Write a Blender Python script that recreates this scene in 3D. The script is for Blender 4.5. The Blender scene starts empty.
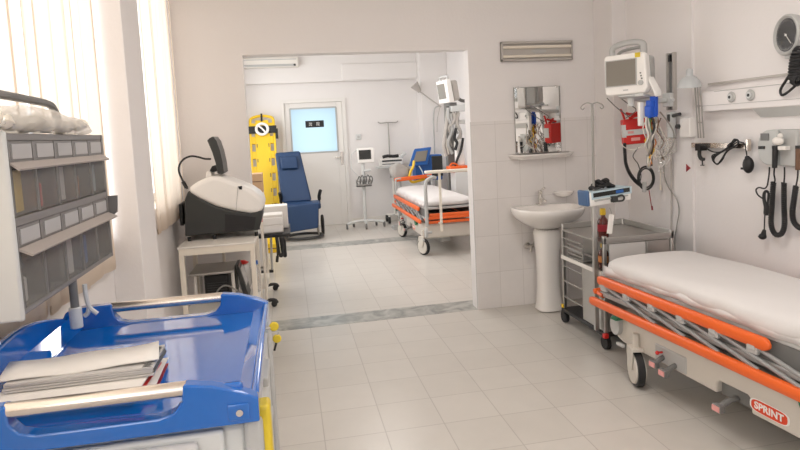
import bpy, bmesh, math, random
from mathutils import Vector, Matrix, noise
random.seed(7)
SC = bpy.context.scene
COL = SC.collection
PI = math.pi
R = math.radians

# ------------------------------------------------------------------ camera model
CH = 1.47
FPX, PCX, PCY = 592.0, 400.0, 183.4
CM = [Vector((0.98077804, -0.18864739, -0.04986579)),
      Vector((-0.06492369, -0.07449884, -0.99510544)),
      Vector((0.1840091, 0.97921504, -0.08531451))]      # right, down, forward
def at(u, v, x=None, y=None, z=None):
    a, b = (u - PCX) / FPX, (v - PCY) / FPX
    d = CM[0] * a + CM[1] * b + CM[2]
    t = (z - CH) / d.z if z is not None else (y / d.y if y is not None else x / d.x)
    return Vector((0, 0, CH)) + d * t

cam = bpy.data.cameras.new('camera')
co = bpy.data.objects.new('camera', cam)
COL.objects.link(co)
r_, d_, f_ = CM
co.matrix_world = Matrix(((r_.x, -d_.x, -f_.x, 0), (r_.y, -d_.y, -f_.y, 0), (r_.z, -d_.z, -f_.z, CH), (0, 0, 0, 1)))
cam.sensor_width = 36
cam.lens = FPX / 800 * 36
cam.shift_y = -(225 - PCY) / 800
cam.clip_start = 0.05
SC.camera = co

# ------------------------------------------------------------------ materials
MATS = {}
def mat(name, col, rough=0.5, metal=0.0, spec=0.5, emit=None, estr=0, bump=0, bscale=40, var=0, vscale=8, coat=0, trans=0, alpha=1):
    m = bpy.data.materials.new(name); m.use_nodes = True
    nt = m.node_tree; b = nt.nodes['Principled BSDF']
    b.inputs['Base Color'].default_value = (*col, 1)
    b.inputs['Roughness'].default_value = rough
    b.inputs['Metallic'].default_value = metal
    b.inputs['Specular IOR Level'].default_value = spec
    b.inputs['Coat Weight'].default_value = coat
    b.inputs['Coat Roughness'].default_value = 0.05
    b.inputs['Transmission Weight'].default_value = trans
    b.inputs['Alpha'].default_value = alpha
    if emit:
        b.inputs['Emission Color'].default_value = (*emit, 1); b.inputs['Emission Strength'].default_value = estr
    if bump or var:
        tc = nt.nodes.new('ShaderNodeTexCoord')
    if var:
        n = nt.nodes.new('ShaderNodeTexNoise'); n.inputs['Scale'].default_value = vscale; n.inputs['Detail'].default_value = 4
        nt.links.new(tc.outputs['Object'], n.inputs['Vector'])
        mx = nt.nodes.new('ShaderNodeMix'); mx.data_type = 'RGBA'
        mx.inputs['A'].default_value = (*[c * (1 - var) for c in col], 1)
        mx.inputs['B'].default_value = (*[min(1, c * (1 + var)) for c in col], 1)
        nt.links.new(n.outputs['Fac'], mx.inputs['Factor']); nt.links.new(mx.outputs['Result'], b.inputs['Base Color'])
    if bump:
        n = nt.nodes.new('ShaderNodeTexNoise'); n.inputs['Scale'].default_value = bscale; n.inputs['Detail'].default_value = 3
        nt.links.new(tc.outputs['Object'], n.inputs['Vector'])
        bp = nt.nodes.new('ShaderNodeBump'); bp.inputs['Strength'].default_value = bump; bp.inputs['Distance'].default_value = 0.01
        nt.links.new(n.outputs['Fac'], bp.inputs['Height']); nt.links.new(bp.outputs['Normal'], b.inputs['Normal'])
    MATS[name] = m
    return m

def tile_mat(name, c1, c2, mortar, w, h, msize, ox, oy, rough, axes='XY', bump=0.3):
    m = bpy.data.materials.new(name); m.use_nodes = True
    nt = m.node_tree; b = nt.nodes['Principled BSDF']; L = nt.links.new
    g = nt.nodes.new('ShaderNodeNewGeometry')
    sx = nt.nodes.new('ShaderNodeSeparateXYZ'); L(g.outputs['Position'], sx.inputs[0])
    cx = nt.nodes.new('ShaderNodeCombineXYZ')
    for k, (ax, o) in enumerate(zip(axes, (ox, oy))):
        ad = nt.nodes.new('ShaderNodeMath'); ad.operation = 'SUBTRACT'; ad.inputs[1].default_value = o - 40 * (w, h)[k]
        L(sx.outputs[ax], ad.inputs[0]); L(ad.outputs[0], cx.inputs[k])
    br = nt.nodes.new('ShaderNodeTexBrick'); br.offset = 0; br.squash = 1
    br.inputs['Color1'].default_value = (*c1, 1); br.inputs['Color2'].default_value = (*c2, 1); br.inputs['Mortar'].default_value = (*mortar, 1)
    br.inputs['Scale'].default_value = 1; br.inputs['Brick Width'].default_value = w; br.inputs['Row Height'].default_value = h
    br.inputs['Mortar Size'].default_value = msize; br.inputs['Mortar Smooth'].default_value = 0.3
    L(cx.outputs[0], br.inputs['Vector'])
    n = nt.nodes.new('ShaderNodeTexNoise'); n.inputs['Scale'].default_value = 5; n.inputs['Detail'].default_value = 6; n.inputs['Roughness'].default_value = .65
    L(g.outputs['Position'], n.inputs['Vector'])
    mp = nt.nodes.new('ShaderNodeMapRange'); mp.inputs['To Min'].default_value = .93; mp.inputs['To Max'].default_value = 1.06
    L(n.outputs['Fac'], mp.inputs[0])
    mu = nt.nodes.new('ShaderNodeMix'); mu.data_type = 'RGBA'; mu.blend_type = 'MULTIPLY'; mu.inputs['Factor'].default_value = 1
    L(br.outputs['Color'], mu.inputs['A']); L(mp.outputs[0], mu.inputs['B']); L(mu.outputs['Result'], b.inputs['Base Color'])
    b.inputs['Roughness'].default_value = rough
    bp = nt.nodes.new('ShaderNodeBump'); bp.inputs['Strength'].default_value = bump; bp.inputs['Distance'].default_value = .002; bp.invert = True
    L(br.outputs['Fac'], bp.inputs['Height']); L(bp.outputs['Normal'], b.inputs['Normal'])
    MATS[name] = m
    return m

def marble_mat(name):
    m = mat(name, (.36, .36, .33), .28)
    nt = m.node_tree; b = nt.nodes['Principled BSDF']; L = nt.links.new
    g = nt.nodes.new('ShaderNodeNewGeometry')
    n = nt.nodes.new('ShaderNodeTexNoise'); n.inputs['Scale'].default_value = 6; n.inputs['Detail'].default_value = 8; n.inputs['Distortion'].default_value = 1.6
    L(g.outputs['Position'], n.inputs['Vector'])
    cr = nt.nodes.new('ShaderNodeValToRGB'); cr.color_ramp.elements[0].position = .35; cr.color_ramp.elements[1].position = .68
    cr.color_ramp.elements[0].color = (.20, .21, .20, 1); cr.color_ramp.elements[1].color = (.46, .46, .43, 1)
    L(n.outputs['Fac'], cr.inputs[0]); L(cr.outputs[0], b.inputs['Base Color'])
    return m

def trans_mat(name, col, tl=.5, tcol=None):
    """thin cloth that passes daylight"""
    m = bpy.data.materials.new(name); m.use_nodes = True
    nt = m.node_tree; nt.nodes.remove(nt.nodes['Principled BSDF']); L = nt.links.new
    d = nt.nodes.new('ShaderNodeBsdfDiffuse'); d.inputs[0].default_value = (*col, 1)
    t = nt.nodes.new('ShaderNodeBsdfTranslucent'); t.inputs[0].default_value = (*(tcol or col), 1)
    x = nt.nodes.new('ShaderNodeMixShader'); x.inputs[0].default_value = tl
    L(d.outputs[0], x.inputs[1]); L(t.outputs[0], x.inputs[2]); L(x.outputs[0], nt.nodes['Material Output'].inputs[0])
    MATS[name] = m
    return m

def clear_mat(name, col, body=.3, gloss=.12, rough=.15, tint=(1, 1, 1)):
    """thin clear plastic or glass: see-through, part cloudy, part glossy"""
    m = bpy.data.materials.new(name); m.use_nodes = True
    nt = m.node_tree; nt.nodes.remove(nt.nodes['Principled BSDF']); L = nt.links.new
    t = nt.nodes.new('ShaderNodeBsdfTransparent'); t.inputs[0].default_value = (*tint, 1)
    d = nt.nodes.new('ShaderNodeBsdfDiffuse'); d.inputs[0].default_value = (*col, 1)
    g = nt.nodes.new('ShaderNodeBsdfGlossy'); g.inputs['Roughness'].default_value = rough
    x = nt.nodes.new('ShaderNodeMixShader'); x.inputs[0].default_value = body
    x2 = nt.nodes.new('ShaderNodeMixShader'); x2.inputs[0].default_value = gloss
    L(t.outputs[0], x.inputs[1]); L(d.outputs[0], x.inputs[2]); L(x.outputs[0], x2.inputs[1]); L(g.outputs[0], x2.inputs[2])
    L(x2.outputs[0], nt.nodes['Material Output'].inputs[0])
    MATS[name] = m
    return m

WALLC = (.80, .772, .765)
mat('paint', WALLC, .55, bump=.08, bscale=60, var=.015, vscale=2)
mat('paint_back', (.80, .775, .76), .55, var=.015, vscale=2)
mat('ceiling_white', (.82, .80, .77), .8)
tile_mat('floor_tile', (.57, .54, .497), (.60, .57, .527), (.45, .42, .385), .30, .30, .003, .09, .09, .3)
tile_mat('wall_tile', (.75, .72, .705), (.78, .75, .735), (.60, .57, .55), .20, .30, .0018, 1.447, .0, .25, axes='XZ', bump=.2)
marble_mat('marble')
mat('white_enamel', (.80, .77, .72), .35)
mat('cream_enamel', (.80, .74, .64), .4)
mat('door_white', (.78, .76, .73), .4)
mat('ceramic', (.86, .83, .80), .12, coat=.3)
mat('chrome', (.75, .73, .70), .18, 1)
mat('warm_chrome', (.80, .73, .66), .25, 1)
mat('steel', (.52, .51, .49), .33, 1, var=.08, vscale=5)
mat('steel_dull', (.40, .39, .37), .45, .7)
mat('grey_plastic', (.46, .46, .45), .45)
mat('light_grey_plastic', (.62, .63, .62), .4)
mat('set_grey', (.50, .51, .50), .4)
mat('dark_grey_plastic', (.16, .16, .155), .4)
mat('rack_grey', (.20, .19, .185), .4)
mat('rack_lip', (.42, .37, .34), .45)
mat('charcoal', (.036, .038, .037), .4)
mat('black', (.012, .012, .013), .45)
mat('black_rubber', (.016, .016, .017), .6)
mat('screen_dark', (.03, .032, .03), .15)
mat('screen_grey', (.23, .21, .18), .22)
mat('tray_blue', (.001, .125, .50), .07, spec=.6, coat=.7)
mat('medical_blue', (.02, .12, .42), .4)
mat('cap_blue', (.06, .13, .27), .4)
mat('clip_blue', (.01, .09, .55), .4)
mat('chair_blue', (.008, .038, .112), .5, bump=.1, bscale=200)
mat('orange', (.80, .13, .018), .35)
mat('red', (.62, .02, .015), .4)
mat('dark_red', (.30, .01, .02), .45)
mat('yellow', (.85, .56, .03), .4)
mat('board_yellow', (.86, .58, .02), .4)
mat('key_yellow', (.70, .52, .03), .35)
mat('amber', (.10, .018, .012), .15)
mat('cardboard', (.46, .29, .16), .8)
mat('paper', (.80, .77, .73), .7)
mat('paper_grey', (.55, .53, .51), .7)
mat('sheet', (.68, .655, .645), .85, bump=.45, bscale=10)
mat('stretcher_beige', (.62, .58, .52), .45)
mat('machine_white', (.88, .86, .83), .35)
mat('green', (.01, .16, .07), .4)
mat('badge_white', (.9, .88, .85), .4)
mat('card', (.60, .59, .58)
    , .6)
mat('bin_card', (.44, .43, .43), .6)
mat('pale_blue_plastic', (.50, .62, .68), .4)
mat('lamp_grey', (.50, .52, .53), .4)
mat('pink', (.75, .35, .33), .6)
mat('bag_grey', (.40, .38, .36), .8)
mat('mirror_glass', (.9, .9, .88), .02, 1)
mat('vent_grey', (.47, .44, .41), .5)
mat('guard_grey', (.33, .33, .33), .4, .3)
mat('dial_dark', (.03, .034, .04), .25)
mat('badge_orange', (.72, .06, .015), .4)
mat('cable_grey', (.30, .29, .27), .5)
mat('cable_white', (.72, .68, .62), .5)
mat('cable_green', (.06, .25, .10), .5)
mat('cable_orange', (.6, .22, .05), .5)
mat('cable_brown', (.14, .07, .04), .5)
mat('fill_lamp_glow', (1, 1, 1), .5, emit=(1, .93, .84), estr=1.2)
trans_mat('blind_cloth', (.84, .735, .63), .5, (.66, .585, .505))
clear_mat('smoky_plastic', (.30, .29, .27), .26, .07, .2)
clear_mat('bag_plastic', (.85, .83, .78), .38, .16, .22)
clear_mat('clear_tube', (.8, .77, .72), .35, .2, .1)
clear_mat('window_glass', (.9, .9, .9), .0, .05, .02)
def frosted():
    m = bpy.data.materials.new('frosted_glass'); m.use_nodes = True
    nt = m.node_tree; nt.nodes.remove(nt.nodes['Principled BSDF']); L = nt.links.new
    t = nt.nodes.new('ShaderNodeBsdfTranslucent'); t.inputs[0].default_value = (.66, .77, .83, 1)
    g = nt.nodes.new('ShaderNodeBsdfGlossy'); g.inputs['Roughness'].default_value = .25
    x = nt.nodes.new('ShaderNodeMixShader'); x.inputs[0].default_value = .06
    L(t.outputs[0], x.inputs[1]); L(g.outputs[0], x.inputs[2]); L(x.outputs[0], nt.nodes['Material Output'].inputs[0])
    MATS['frosted_glass'] = m
frosted()

# ------------------------------------------------------------------ mesh building
FR = {}
def frame_of(o):
    return FR.get(o.name, Matrix.Identity(4)) if o else Matrix.Identity(4)

def catmull(pts, sub=6, closed=False):
    pts = [Vector(p) for p in pts]
    n = len(pts)
    if n < 3: return pts
    out = []
    rng = range(n) if closed else range(n - 1)
    for i in rng:
        if closed:
            p0, p1, p2, p3 = pts[(i - 1) % n], pts[i], pts[(i + 1) % n], pts[(i + 2) % n]
        else:
            p0, p1, p2, p3 = pts[max(i - 1, 0)], pts[i], pts[i + 1], pts[min(i + 2, n - 1)]
        for k in range(sub):
            t = k / sub
            out.append(.5 * ((2 * p1) + (-p0 + p2) * t + (2 * p0 - 5 * p1 + 4 * p2 - p3) * t * t + (-p0 + 3 * p1 - 3 * p2 + p3) * t ** 3))
    if not closed: out.append(pts[-1])
    return out

class B:
    def __init__(s, M=None):
        s.bm = bmesh.new(); s.M = M
    def quad(s, vs):
        v = [s.bm.verts.new(p) for p in vs]
        s.bm.faces.new(v); return s
    def box(s, x0, x1, y0, y1, z0, z1, M=None):
        c = [Vector((x, y, z)) for z in (z0, z1) for y in (y0, y1) for x in (x0, x1)]
        if M is not None: c = [M @ p for p in c]
        v = [s.bm.verts.new(p) for p in c]
        for f in ((0, 2, 3, 1), (4, 5, 7, 6), (0, 1, 5, 4), (2, 6, 7, 3), (0, 4, 6, 2), (1, 3, 7, 5)):
            s.bm.faces.new([v[i] for i in f])
        return s
    def cbox(s, c, size, rz=0, rx=0, ry=0):
        M = Matrix.Translation(c) @ Matrix.Rotation(rz, 4, 'Z') @ Matrix.Rotation(ry, 4, 'Y') @ Matrix.Rotation(rx, 4, 'X')
        a, b, d = size[0] / 2, size[1] / 2, size[2] / 2
        return s.box(-a, a, -b, b, -d, d, M)
    def rings(s, rs, closed=False, caps=True):
        vr = [[s.bm.verts.new(p) for p in r] for r in rs]
        n = len(vr[0])
        m = len(vr)
        for i in range(m if closed else m - 1):
            a, b = vr[i], vr[(i + 1) % m]
            for k in range(n):
                s.bm.faces.new((a[k], a[(k + 1) % n], b[(k + 1) % n], b[k]))
        if caps and not closed:
            s.bm.faces.new(vr[0][::-1]); s.bm.faces.new(vr[-1])
        return s
    def cyl(s, p, q, r, r2=None, seg=16):
        p, q = Vector(p), Vector(q); d = (q - p).normalized()
        a = d.orthogonal().normalized(); b = d.cross(a)
        r2 = r if r2 is None else r2
        return s.rings([[c + (a * math.cos(2 * PI * k / seg) + b * math.sin(2 * PI * k / seg)) * rr for k in range(seg)] for c, rr in ((p, r), (q, r2))])
    def tube(s, pts, r, seg=8, closed=False, sub=6, flat=None):
        P = catmull(pts, sub, closed) if sub else [Vector(p) for p in pts]
        n = len(P); rs = []; a = None
        for i in range(n):
            t = (P[(i + 1) % n] - P[i - 1]) if closed else (P[min(i + 1, n - 1)] - P[max(i - 1, 0)])
            if t.length < 1e-9: t = Vector((0, 0, 1))
            t.normalize()
            a = t.orthogonal() if a is None else a - t * a.dot(t)
            if a.length < 1e-6: a = t.orthogonal()
            a.normalize(); b = t.cross(a)
            rs.append([P[i] + (a * math.cos(2 * PI * k / seg) + b * math.sin(2 * PI * k / seg) * (flat or 1)) * r for k in range(seg)])
        return s.rings(rs, closed)
    def coil(s, pts, Rc, r, turns, seg=6, per=10):
        P = catmull(pts, 12); n = len(P)
        L = [0]
        for i in range(1, n): L.append(L[-1] + (P[i] - P[i - 1]).length)
        N = int(turns * per); out = []; a = None; j = 0
        for k in range(N + 1):
            d = L[-1] * k / N
            while j < n - 2 and L[j + 1] < d: j += 1
            u = (d - L[j]) / max(L[j + 1] - L[j], 1e-9); c = P[j].lerp(P[j + 1], min(u, 1))
            t = (P[j + 1] - P[j]).normalized()
            a = t.orthogonal() if a is None else a - t * a.dot(t)
            a.normalize(); b = t.cross(a); w = 2 * PI * k / per
            out.append(c + (a * math.cos(w) + b * math.sin(w)) * Rc)
        return s.tube(out, r, seg, sub=0)
    def lathe(s, prof, c=(0, 0, 0), seg=24, M=None, sx=1, sy=1):
        c = Vector(c); rs = []
        for r, z in prof:
            ring = [Vector((math.cos(2 * PI * k / seg) * r * sx, math.sin(2 * PI * k / seg) * r * sy, z)) for k in range(seg)]
            rs.append([c + (M @ p if M is not None else p) for p in ring])
        return s.rings(rs)
    def prism(s, poly, d, h):
        """poly: list of 3d points (planar), extruded by vector d*h"""
        poly = [Vector(p) for p in poly]; o = Vector(d) * h
        return s.rings([poly, [p + o for p in poly]])
    def ball(s, c, r, sc=(1, 1, 1), seg=16):
        bmesh.ops.create_uvsphere(s.bm, u_segments=seg, v_segments=max(6, seg // 2), radius=r,
                                  matrix=Matrix.Translation(c) @ Matrix.Diagonal((*sc, 1)))
        return s
    def build(s, name, m, parent=None, bevel=0, bseg=2, smooth=True, world=True, sub=0, label=None, thick=0, ang=35):
        if s.M is not None: s.bm.transform(s.M)
        if parent is not None and world: s.bm.transform(frame_of(parent).inverted())
        bmesh.ops.recalc_face_normals(s.bm, faces=s.bm.faces)
        me = bpy.data.meshes.new(name); s.bm.to_mesh(me); s.bm.free()
        me.materials.append(MATS[m] if isinstance(m, str) else m)
        o = bpy.data.objects.new(name, me); COL.objects.link(o)
        if smooth:
            for p in me.polygons: p.use_smooth = True
            me.set_sharp_from_angle(angle=R(ang))
        if parent is not None:
            o.parent = parent; FR[o.name] = frame_of(parent)
        if thick:
            q = o.modifiers.new('s', 'SOLIDIFY'); q.thickness = thick
        if bevel:
            q = o.modifiers.new('b', 'BEVEL'); q.width = bevel; q.segments = bseg; q.limit_method = 'ANGLE'; q.angle_limit = R(40)
        if sub:
            q = o.modifiers.new('u', 'SUBSURF'); q.levels = sub; q.render_levels = sub
        if label: o['label'] = label
        return o

def thing(name, label, cat, loc=(0, 0, 0), rz=0, group=None):
    o = bpy.data.objects.new(name, None); COL.objects.link(o)
    o.empty_display_size = .05
    o.location = loc; o.rotation_euler = (0, 0, rz)
    FR[o.name] = Matrix.Translation(loc) @ Matrix.Rotation(rz, 4, 'Z')
    o['label'] = label; o['category'] = cat
    if group: o['group'] = group
    return o
def tag(o, label, cat, group=None, kind=None):
    o['label'] = label; o['category'] = cat
    if group: o['group'] = group
    if kind: o['kind'] = kind
    return o
def struct(o, label=None):
    o['kind'] = 'structure'
    if label: o['label'] = label
    return o
# ------------------------------------------------------------------ the room
XL, XR = -0.78, 2.66          # inner faces of window wall and right wall
YP, YB, ZC = 4.54, 9.8, 2.95  # partition, back wall, ceiling
YF = -2.6
struct(B().box(XL - .3, XR + .3, YF - .2, YB + .3, -.2, 0).build('floor', 'floor_tile', smooth=False))
struct(B().box(XL - .3, XR + .3, YF - .2, YB + .3, ZC, ZC + .2).build('ceiling', 'ceiling_white', smooth=False))
# marble strips set in the floor
o = B().box(XL, XR, YP, YP + .265, -.01, .0015).build('trim_1', 'marble', smooth=False); struct(o)
o = B().box(XL, XR, 7.83, 8.15, -.01, .0015).build('trim_2', 'marble', smooth=False); struct(o)
SILL, HEAD = 1.09, 2.72
W1A, W1B = -2.3, 2.76
W2A, W2B = 3.12, 4.50
W3A, W3B = 5.2, 9.2
b = B()
b.box(XL - .25, XL, YF, YB, 0, SILL)
b.box(XL - .25, XL, YF, YB, HEAD, ZC)
for y0, y1 in ((YF, W1A), (W1B, W2A), (W2B, W3A), (W3B, YB)):
    b.box(XL - .25, XL, y0, y1, SILL, HEAD)
struct(b.build('wall_left', 'paint', smooth=False))
struct(B().box(XL, -.655, 2.75, 3.07, 0, ZC).build('trim_3', 'paint', smooth=False, bevel=.004))
b = B(); b.box(XR, XR + .2, YF, YB, 0, ZC)
struct(b.build('wall_right', 'paint', smooth=False))
struct(B().box(XR - .018, XR + .01, 3.50, 4.27, 0, ZC).build('trim_4', 'paint', smooth=False))
struct(B().box(2.525, XR, 4.26, YP, 0, ZC).build('trim_5', 'paint', smooth=False, bevel=.006))
struct(B().box(XL - .25, XR + .2, YF - .2, YF, 0, ZC).build('wall_front', 'paint', smooth=False))
# partition: stub, lintel, sink wall
JX0, JX1 = -.275, 1.447
b = B()
b.box(XL, JX0, YP, YP + .13, 0, ZC)
b.box(JX0, JX1, YP, YP + .13, 2.095, ZC)
b.box(JX1, XR, YP, YP + .13, 0, ZC)
struct(b.build('wall_middle', 'paint', smooth=False))
struct(B().box(JX1 - .001, XR, YP - .008, YP + .01, 0, 1.525).build('trim_6', 'wall_tile', smooth=False))
# back wall with the door opening
DX0, DX1, DZ = 0.0, 0.93, 2.03
b = B()
b.box(XL - .25, DX0, YB, YB + .2, 0, ZC); b.box(DX1, XR + .2, YB, YB + .2, 0, ZC); b.box(DX0, DX1, YB, YB + .2, DZ, ZC)
struct(b.build('wall_back', 'paint_back', smooth=False))
struct(B().box(XL, 2.2, YB - .09, YB, 2.345, ZC).build('trim_7', 'paint_back', smooth=False, bevel=.01))
struct(B().box(.955, 2.2, YB - .12, YB - .08, 2.36, 2.62).build('trim_8', 'paint_back', smooth=False, bevel=.008))
struct(B().box(2.2, XR, YB - .30, YB, 0, ZC).build('trim_9', 'paint_back', smooth=False, bevel=.01))
b = B(); b.box(XL, DX0 - .06, YB - .012, YB, 0, .09); b.box(DX1 + .06, 2.2, YB - .012, YB, 0, .09)
struct(b.build('baseboard_back', 'white_enamel', smooth=False))

# back door: leaf with a frosted pane lit from the room behind it
b = B()
for x0, x1, z0, z1 in ((DX0 - .06, DX0, 0, DZ), (DX1, DX1 + .06, 0, DZ), (DX0 - .06, DX1 + .06, DZ, DZ + .06)):
    b.box(x0, x1, YB - .03, YB + .15, z0, z1)
door = struct(b.build('door_1', 'door_white', smooth=False), 'grey framed white door with a frosted pane')
GX0, GX1, GZ0, GZ1 = .09, .835, 1.215, 1.94
b = B()
b.box(DX0, GX0, YB + .0, YB + .05, 0, DZ); b.box(GX1, DX1, YB + .0, YB + .05, 0, DZ)
b.box(GX0, GX1, YB + .0, YB + .05, GZ1, DZ); b.box(GX0, GX1, YB + .0, YB + .05, 0, GZ0)
b.build('door_leaf', 'door_white', door, smooth=False, bevel=.005)
B().box(GX0, GX1, YB + .02, YB + .03, GZ0, GZ1).build('door_pane', 'frosted_glass', door, smooth=False)
b = B()
for x0, x1, z0, z1 in ((GX0 - .012, GX0 + .012, GZ0, GZ1), (GX1 - .012, GX1 + .012, GZ0, GZ1), (GX0, GX1, GZ0 - .012, GZ0 + .012), (GX0, GX1, GZ1 - .012, GZ1 + .012)):
    b.box(x0, x1, YB - .008, YB + .012, z0, z1)
b.build('glazing_bead', 'grey_plastic', door, smooth=False)
b = B(); hx = .885
b.box(hx - .02, hx + .02, YB - .012, YB + .004, 1.00, 1.20)
b.cyl((hx, YB - .05, 1.12), (hx, YB, 1.12), .01); b.tube([(hx, YB - .05, 1.12), (hx - .06, YB - .052, 1.12), (hx - .12, YB - .05, 1.118)], .009)
b.cyl((hx, YB - .02, 1.04), (hx, YB - .01, 1.04), .012)
b.build('door_handle', 'chrome', door)
s = tag(B().box(.325, .625, YB - .006, YB + .0, 1.625, 1.735).build('door_sign', 'black', smooth=False, bevel=.003),
        'small black sign with two pale marks on the frosted door pane', 'sign')
for k, dx in enumerate((.40, .52)):
    b = B()
    for j, (ax, az) in enumerate(((0, .03), (.018, .03), (.036, .028), (0, 0), (.02, .004), (.034, -.004))):
        b.cbox((dx + ax - .01, YB - .0075, 1.665 + az), (.013, .003, .024))
    b.build('mark', 'grey_plastic', s, smooth=False, world=True)

# windows: frames and panes
def window(n, y0, y1, mull):
    b = B()
    x0, x1 = XL - .17, XL - .11
    for a, c in ((y0, y0 + .06), (y1 - .06, y1)): b.box(x0, x1, a, c, SILL, HEAD)
    b.box(x0, x1, y0, y1, SILL, SILL + .06); b.box(x0, x1, y0, y1, HEAD - .06, HEAD)
    for k in range(1, mull):
        y = y0 + (y1 - y0) * k / mull; b.box(x0, x1, y - .035, y + .035, SILL, HEAD)
    w = struct(b.build('window_%d' % n, 'white_enamel', smooth=False))
    B().box(XL - .145, XL - .14, y0 + .05, y1 - .05, SILL + .05, HEAD - .05).build('window_pane', 'window_glass', w, smooth=False)
    B().box(XL - .11, XL - .002, y0, y1, SILL - .03, SILL + .005).build('window_sill', 'white_enamel', w, smooth=False)
window(1, W1A, W1B, 4); window(2, W2A, W2B, 1); window(3, W3A, W3B, 3)

def blind(label, y0, y1, ang, zb=.962, open_above=None):
    t = thing('vertical_blind', label, 'blind', (XL + .03, (y0 + y1) / 2, 2.80), 0, 'vertical window blinds')
    B().box(XL + .005, XL + .05, y0, y1, 2.78, 2.82).build('head_rail', 'white_enamel', t, bevel=.003)
    n = int((y1 - y0) / .105); w = .127
    b = B(); cl = B()
    for k in range(n):
        y = y0 + (k + .5) * (y1 - y0) / n
        a = ang + random.uniform(-17, 13)
        dx, dy = math.sin(R(a)) * w / 2, math.cos(R(a)) * w / 2
        xc = XL + .030
        rows = []
        for j in range(9):
            u = j / 8 * 2 - 1
            bow = .006 * (1 - u * u)
            rows.append((xc + u * dx + bow, y + u * dy, 0))
        zs = (zb, 2.78)
        vs = [[b.bm.verts.new((p[0], p[1], z)) for p in rows] for z in zs]
        for j in range(8): b.bm.faces.new((vs[0][j], vs[0][j + 1], vs[1][j + 1], vs[1][j]))
        M = Matrix.Translation((xc, y, zb + .015)) @ Matrix.Rotation(-R(a), 4, 'Z')
        cl.box(-.004, .002, -w / 2 + .004, w / 2 - .004, -.014, .014, M)
    b.build('slat_curtain', 'blind_cloth', t, thick=0)
    cl.build('bottom_weight', 'blind_cloth', t, smooth=False)
blind('cream vertical blind over the big window behind the bin rack', .35, 2.72, 4)
blind('narrow cream vertical blind between the white pillar and the partition', 3.10, 4.52, 4)
# ------------------------------------------------------------------ blue topped cart in front
CX0, CX1, CY0, CY1 = -.70, -.09, 1.205, 1.945
cart = thing('medical_cart', 'grey medical cart with a glossy blue tray top and steel push bars', 'cart', ((CX0 + CX1) / 2, (CY0 + CY1) / 2, 0))
ZT = .925
b = B(); b.box(CX0 + .03, CX1 - .03, CY0 + .035, CY1 - .035, .14, .88)
b.build('body', 'light_grey_plastic', cart, bevel=.012)
# end panel with a recessed front that faces the camera
b = B(); b.box(CX0 + .05, CX1 - .075, CY0 + .018, CY0 + .04, .16, .878)
b.build('end_panel', 'light_grey_plastic', cart, bevel=.008)
b = B(); b.box(CX0 + .07, CX1 - .125, CY0 + .002, CY0 + .022, .66, .866)
p = b.build('drawer', 'card', cart, bevel=.012)
b = B(); b.box(CX0 + .16, CX1 - .25, CY0 - .012, CY0 + .004, .80, .83)
b.build('drawer_handle', 'light_grey_plastic', p, bevel=.006)
b = B(); b.box(CX0 + .07, CX1 - .125, CY0 + .002, CY0 + .022, .30, .645)
b.build('drawer', 'card', cart, bevel=.012)
# drawer fronts on the long side
for z0, z1 in ((.16, .38), (.39, .61), (.62, .75), (.76, .885)):
    b = B(); b.box(CX1 - .032, CX1 - .008, CY0 + .10, CY1 - .10, z0, z1)
    p = b.build('drawer', 'light_grey_plastic', cart, bevel=.006)
    B().box(CX1 - .01, CX1 + .006, CY0 + .3, CY1 - .3, z1 - .045, z1 - .02).build('drawer_handle', 'grey_plastic', p, bevel=.004)
# corner posts: grey above, yellow bumper below
for y0, y1 in ((CY0 + .018, CY0 + .085), (CY1 - .085, CY1 - .018)):
    B().box(CX1 - .035, CX1 + .004, y0, y1, .10, .895).build('corner_post', 'grey_plastic', cart, bevel=.01)
B().box(CX1 - .02, CX1 + .020, CY0 + .03, CY0 + .085, .12, .912).build('bumper', 'key_yellow', cart, bevel=.008)
for x in (CX0 + .08, CX1 - .09):
    for y in (CY0 + .09, CY1 - .09):
        w = B(); w.cyl((x - .015, y, .062), (x + .015, y, .062), .06, seg=20); w.cyl((x, y, .1), (x, y, .15), .014)
        w.build('caster', 'black_rubber', cart, bevel=.004)
# tray: dished blue top
b = B()
x0, x1, y0, y1 = CX0, CX1, CY0 + .03, CY1 - .03
b.box(x0 + .02, x1 - .01, y0, y1, .895, ZT)
# right lip (low) and left lip (high, arched)
N = 14
def lip(xa, xb, hfun, z0=.895):
    poly = [(xa, y0 - .01, z0)] + [(xa, y0 - .01 + (y1 - y0 + .02) * k / N, hfun(k / N)) for k in range(N + 1)] + [(xa, y1 + .01, z0)]
    b.prism(poly, (1, 0, 0), xb - xa)
lip(x1 - .016, x1, lambda t: .947)
lip(x0, x0 + .022, lambda t: .955 + .075 * math.sin(PI * t) ** 1.0)
# inner sloped shoulders along both long sides
for xa, xb, h in ((x1 - .055, x1 - .014, .943), (x0 + .06, x0 + .018, .965)):
    b.prism([(xa, y0, ZT - .004), (xb, y0, h), (xb, y0, ZT - .01)], (0, 1, 0), y1 - y0)
def end_plate(ya, yb):
    xn0, xn1 = -.556, -.234     # notch under the push bar
    top = [(CX1, .895), (CX1, .945), (CX1 - .03, .962), (CX1 - .09, .982), (CX1 - .14, .990), (xn1, .990), (xn1 - .004, .955), (xn1 - .02, .936), (xn1 - .05, .928),
           (xn0 + .05, .928), (xn0 + .02, .936), (xn0 + .004, .955), (xn0, .990), (CX0 + .04, .988), (CX0 + .012, .978), (CX0, .955), (CX0, .895)]
    bb = B(); bb.prism([(x, ya, z) for x, z in top], (0, 1, 0), yb - ya)
    return bb
b.build('tray_top', 'tray_blue', cart, bevel=.006, bseg=3)
end_plate(CY0, CY0 + .034).build('tray_end', 'tray_blue', cart, bevel=.006, bseg=3)
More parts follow.
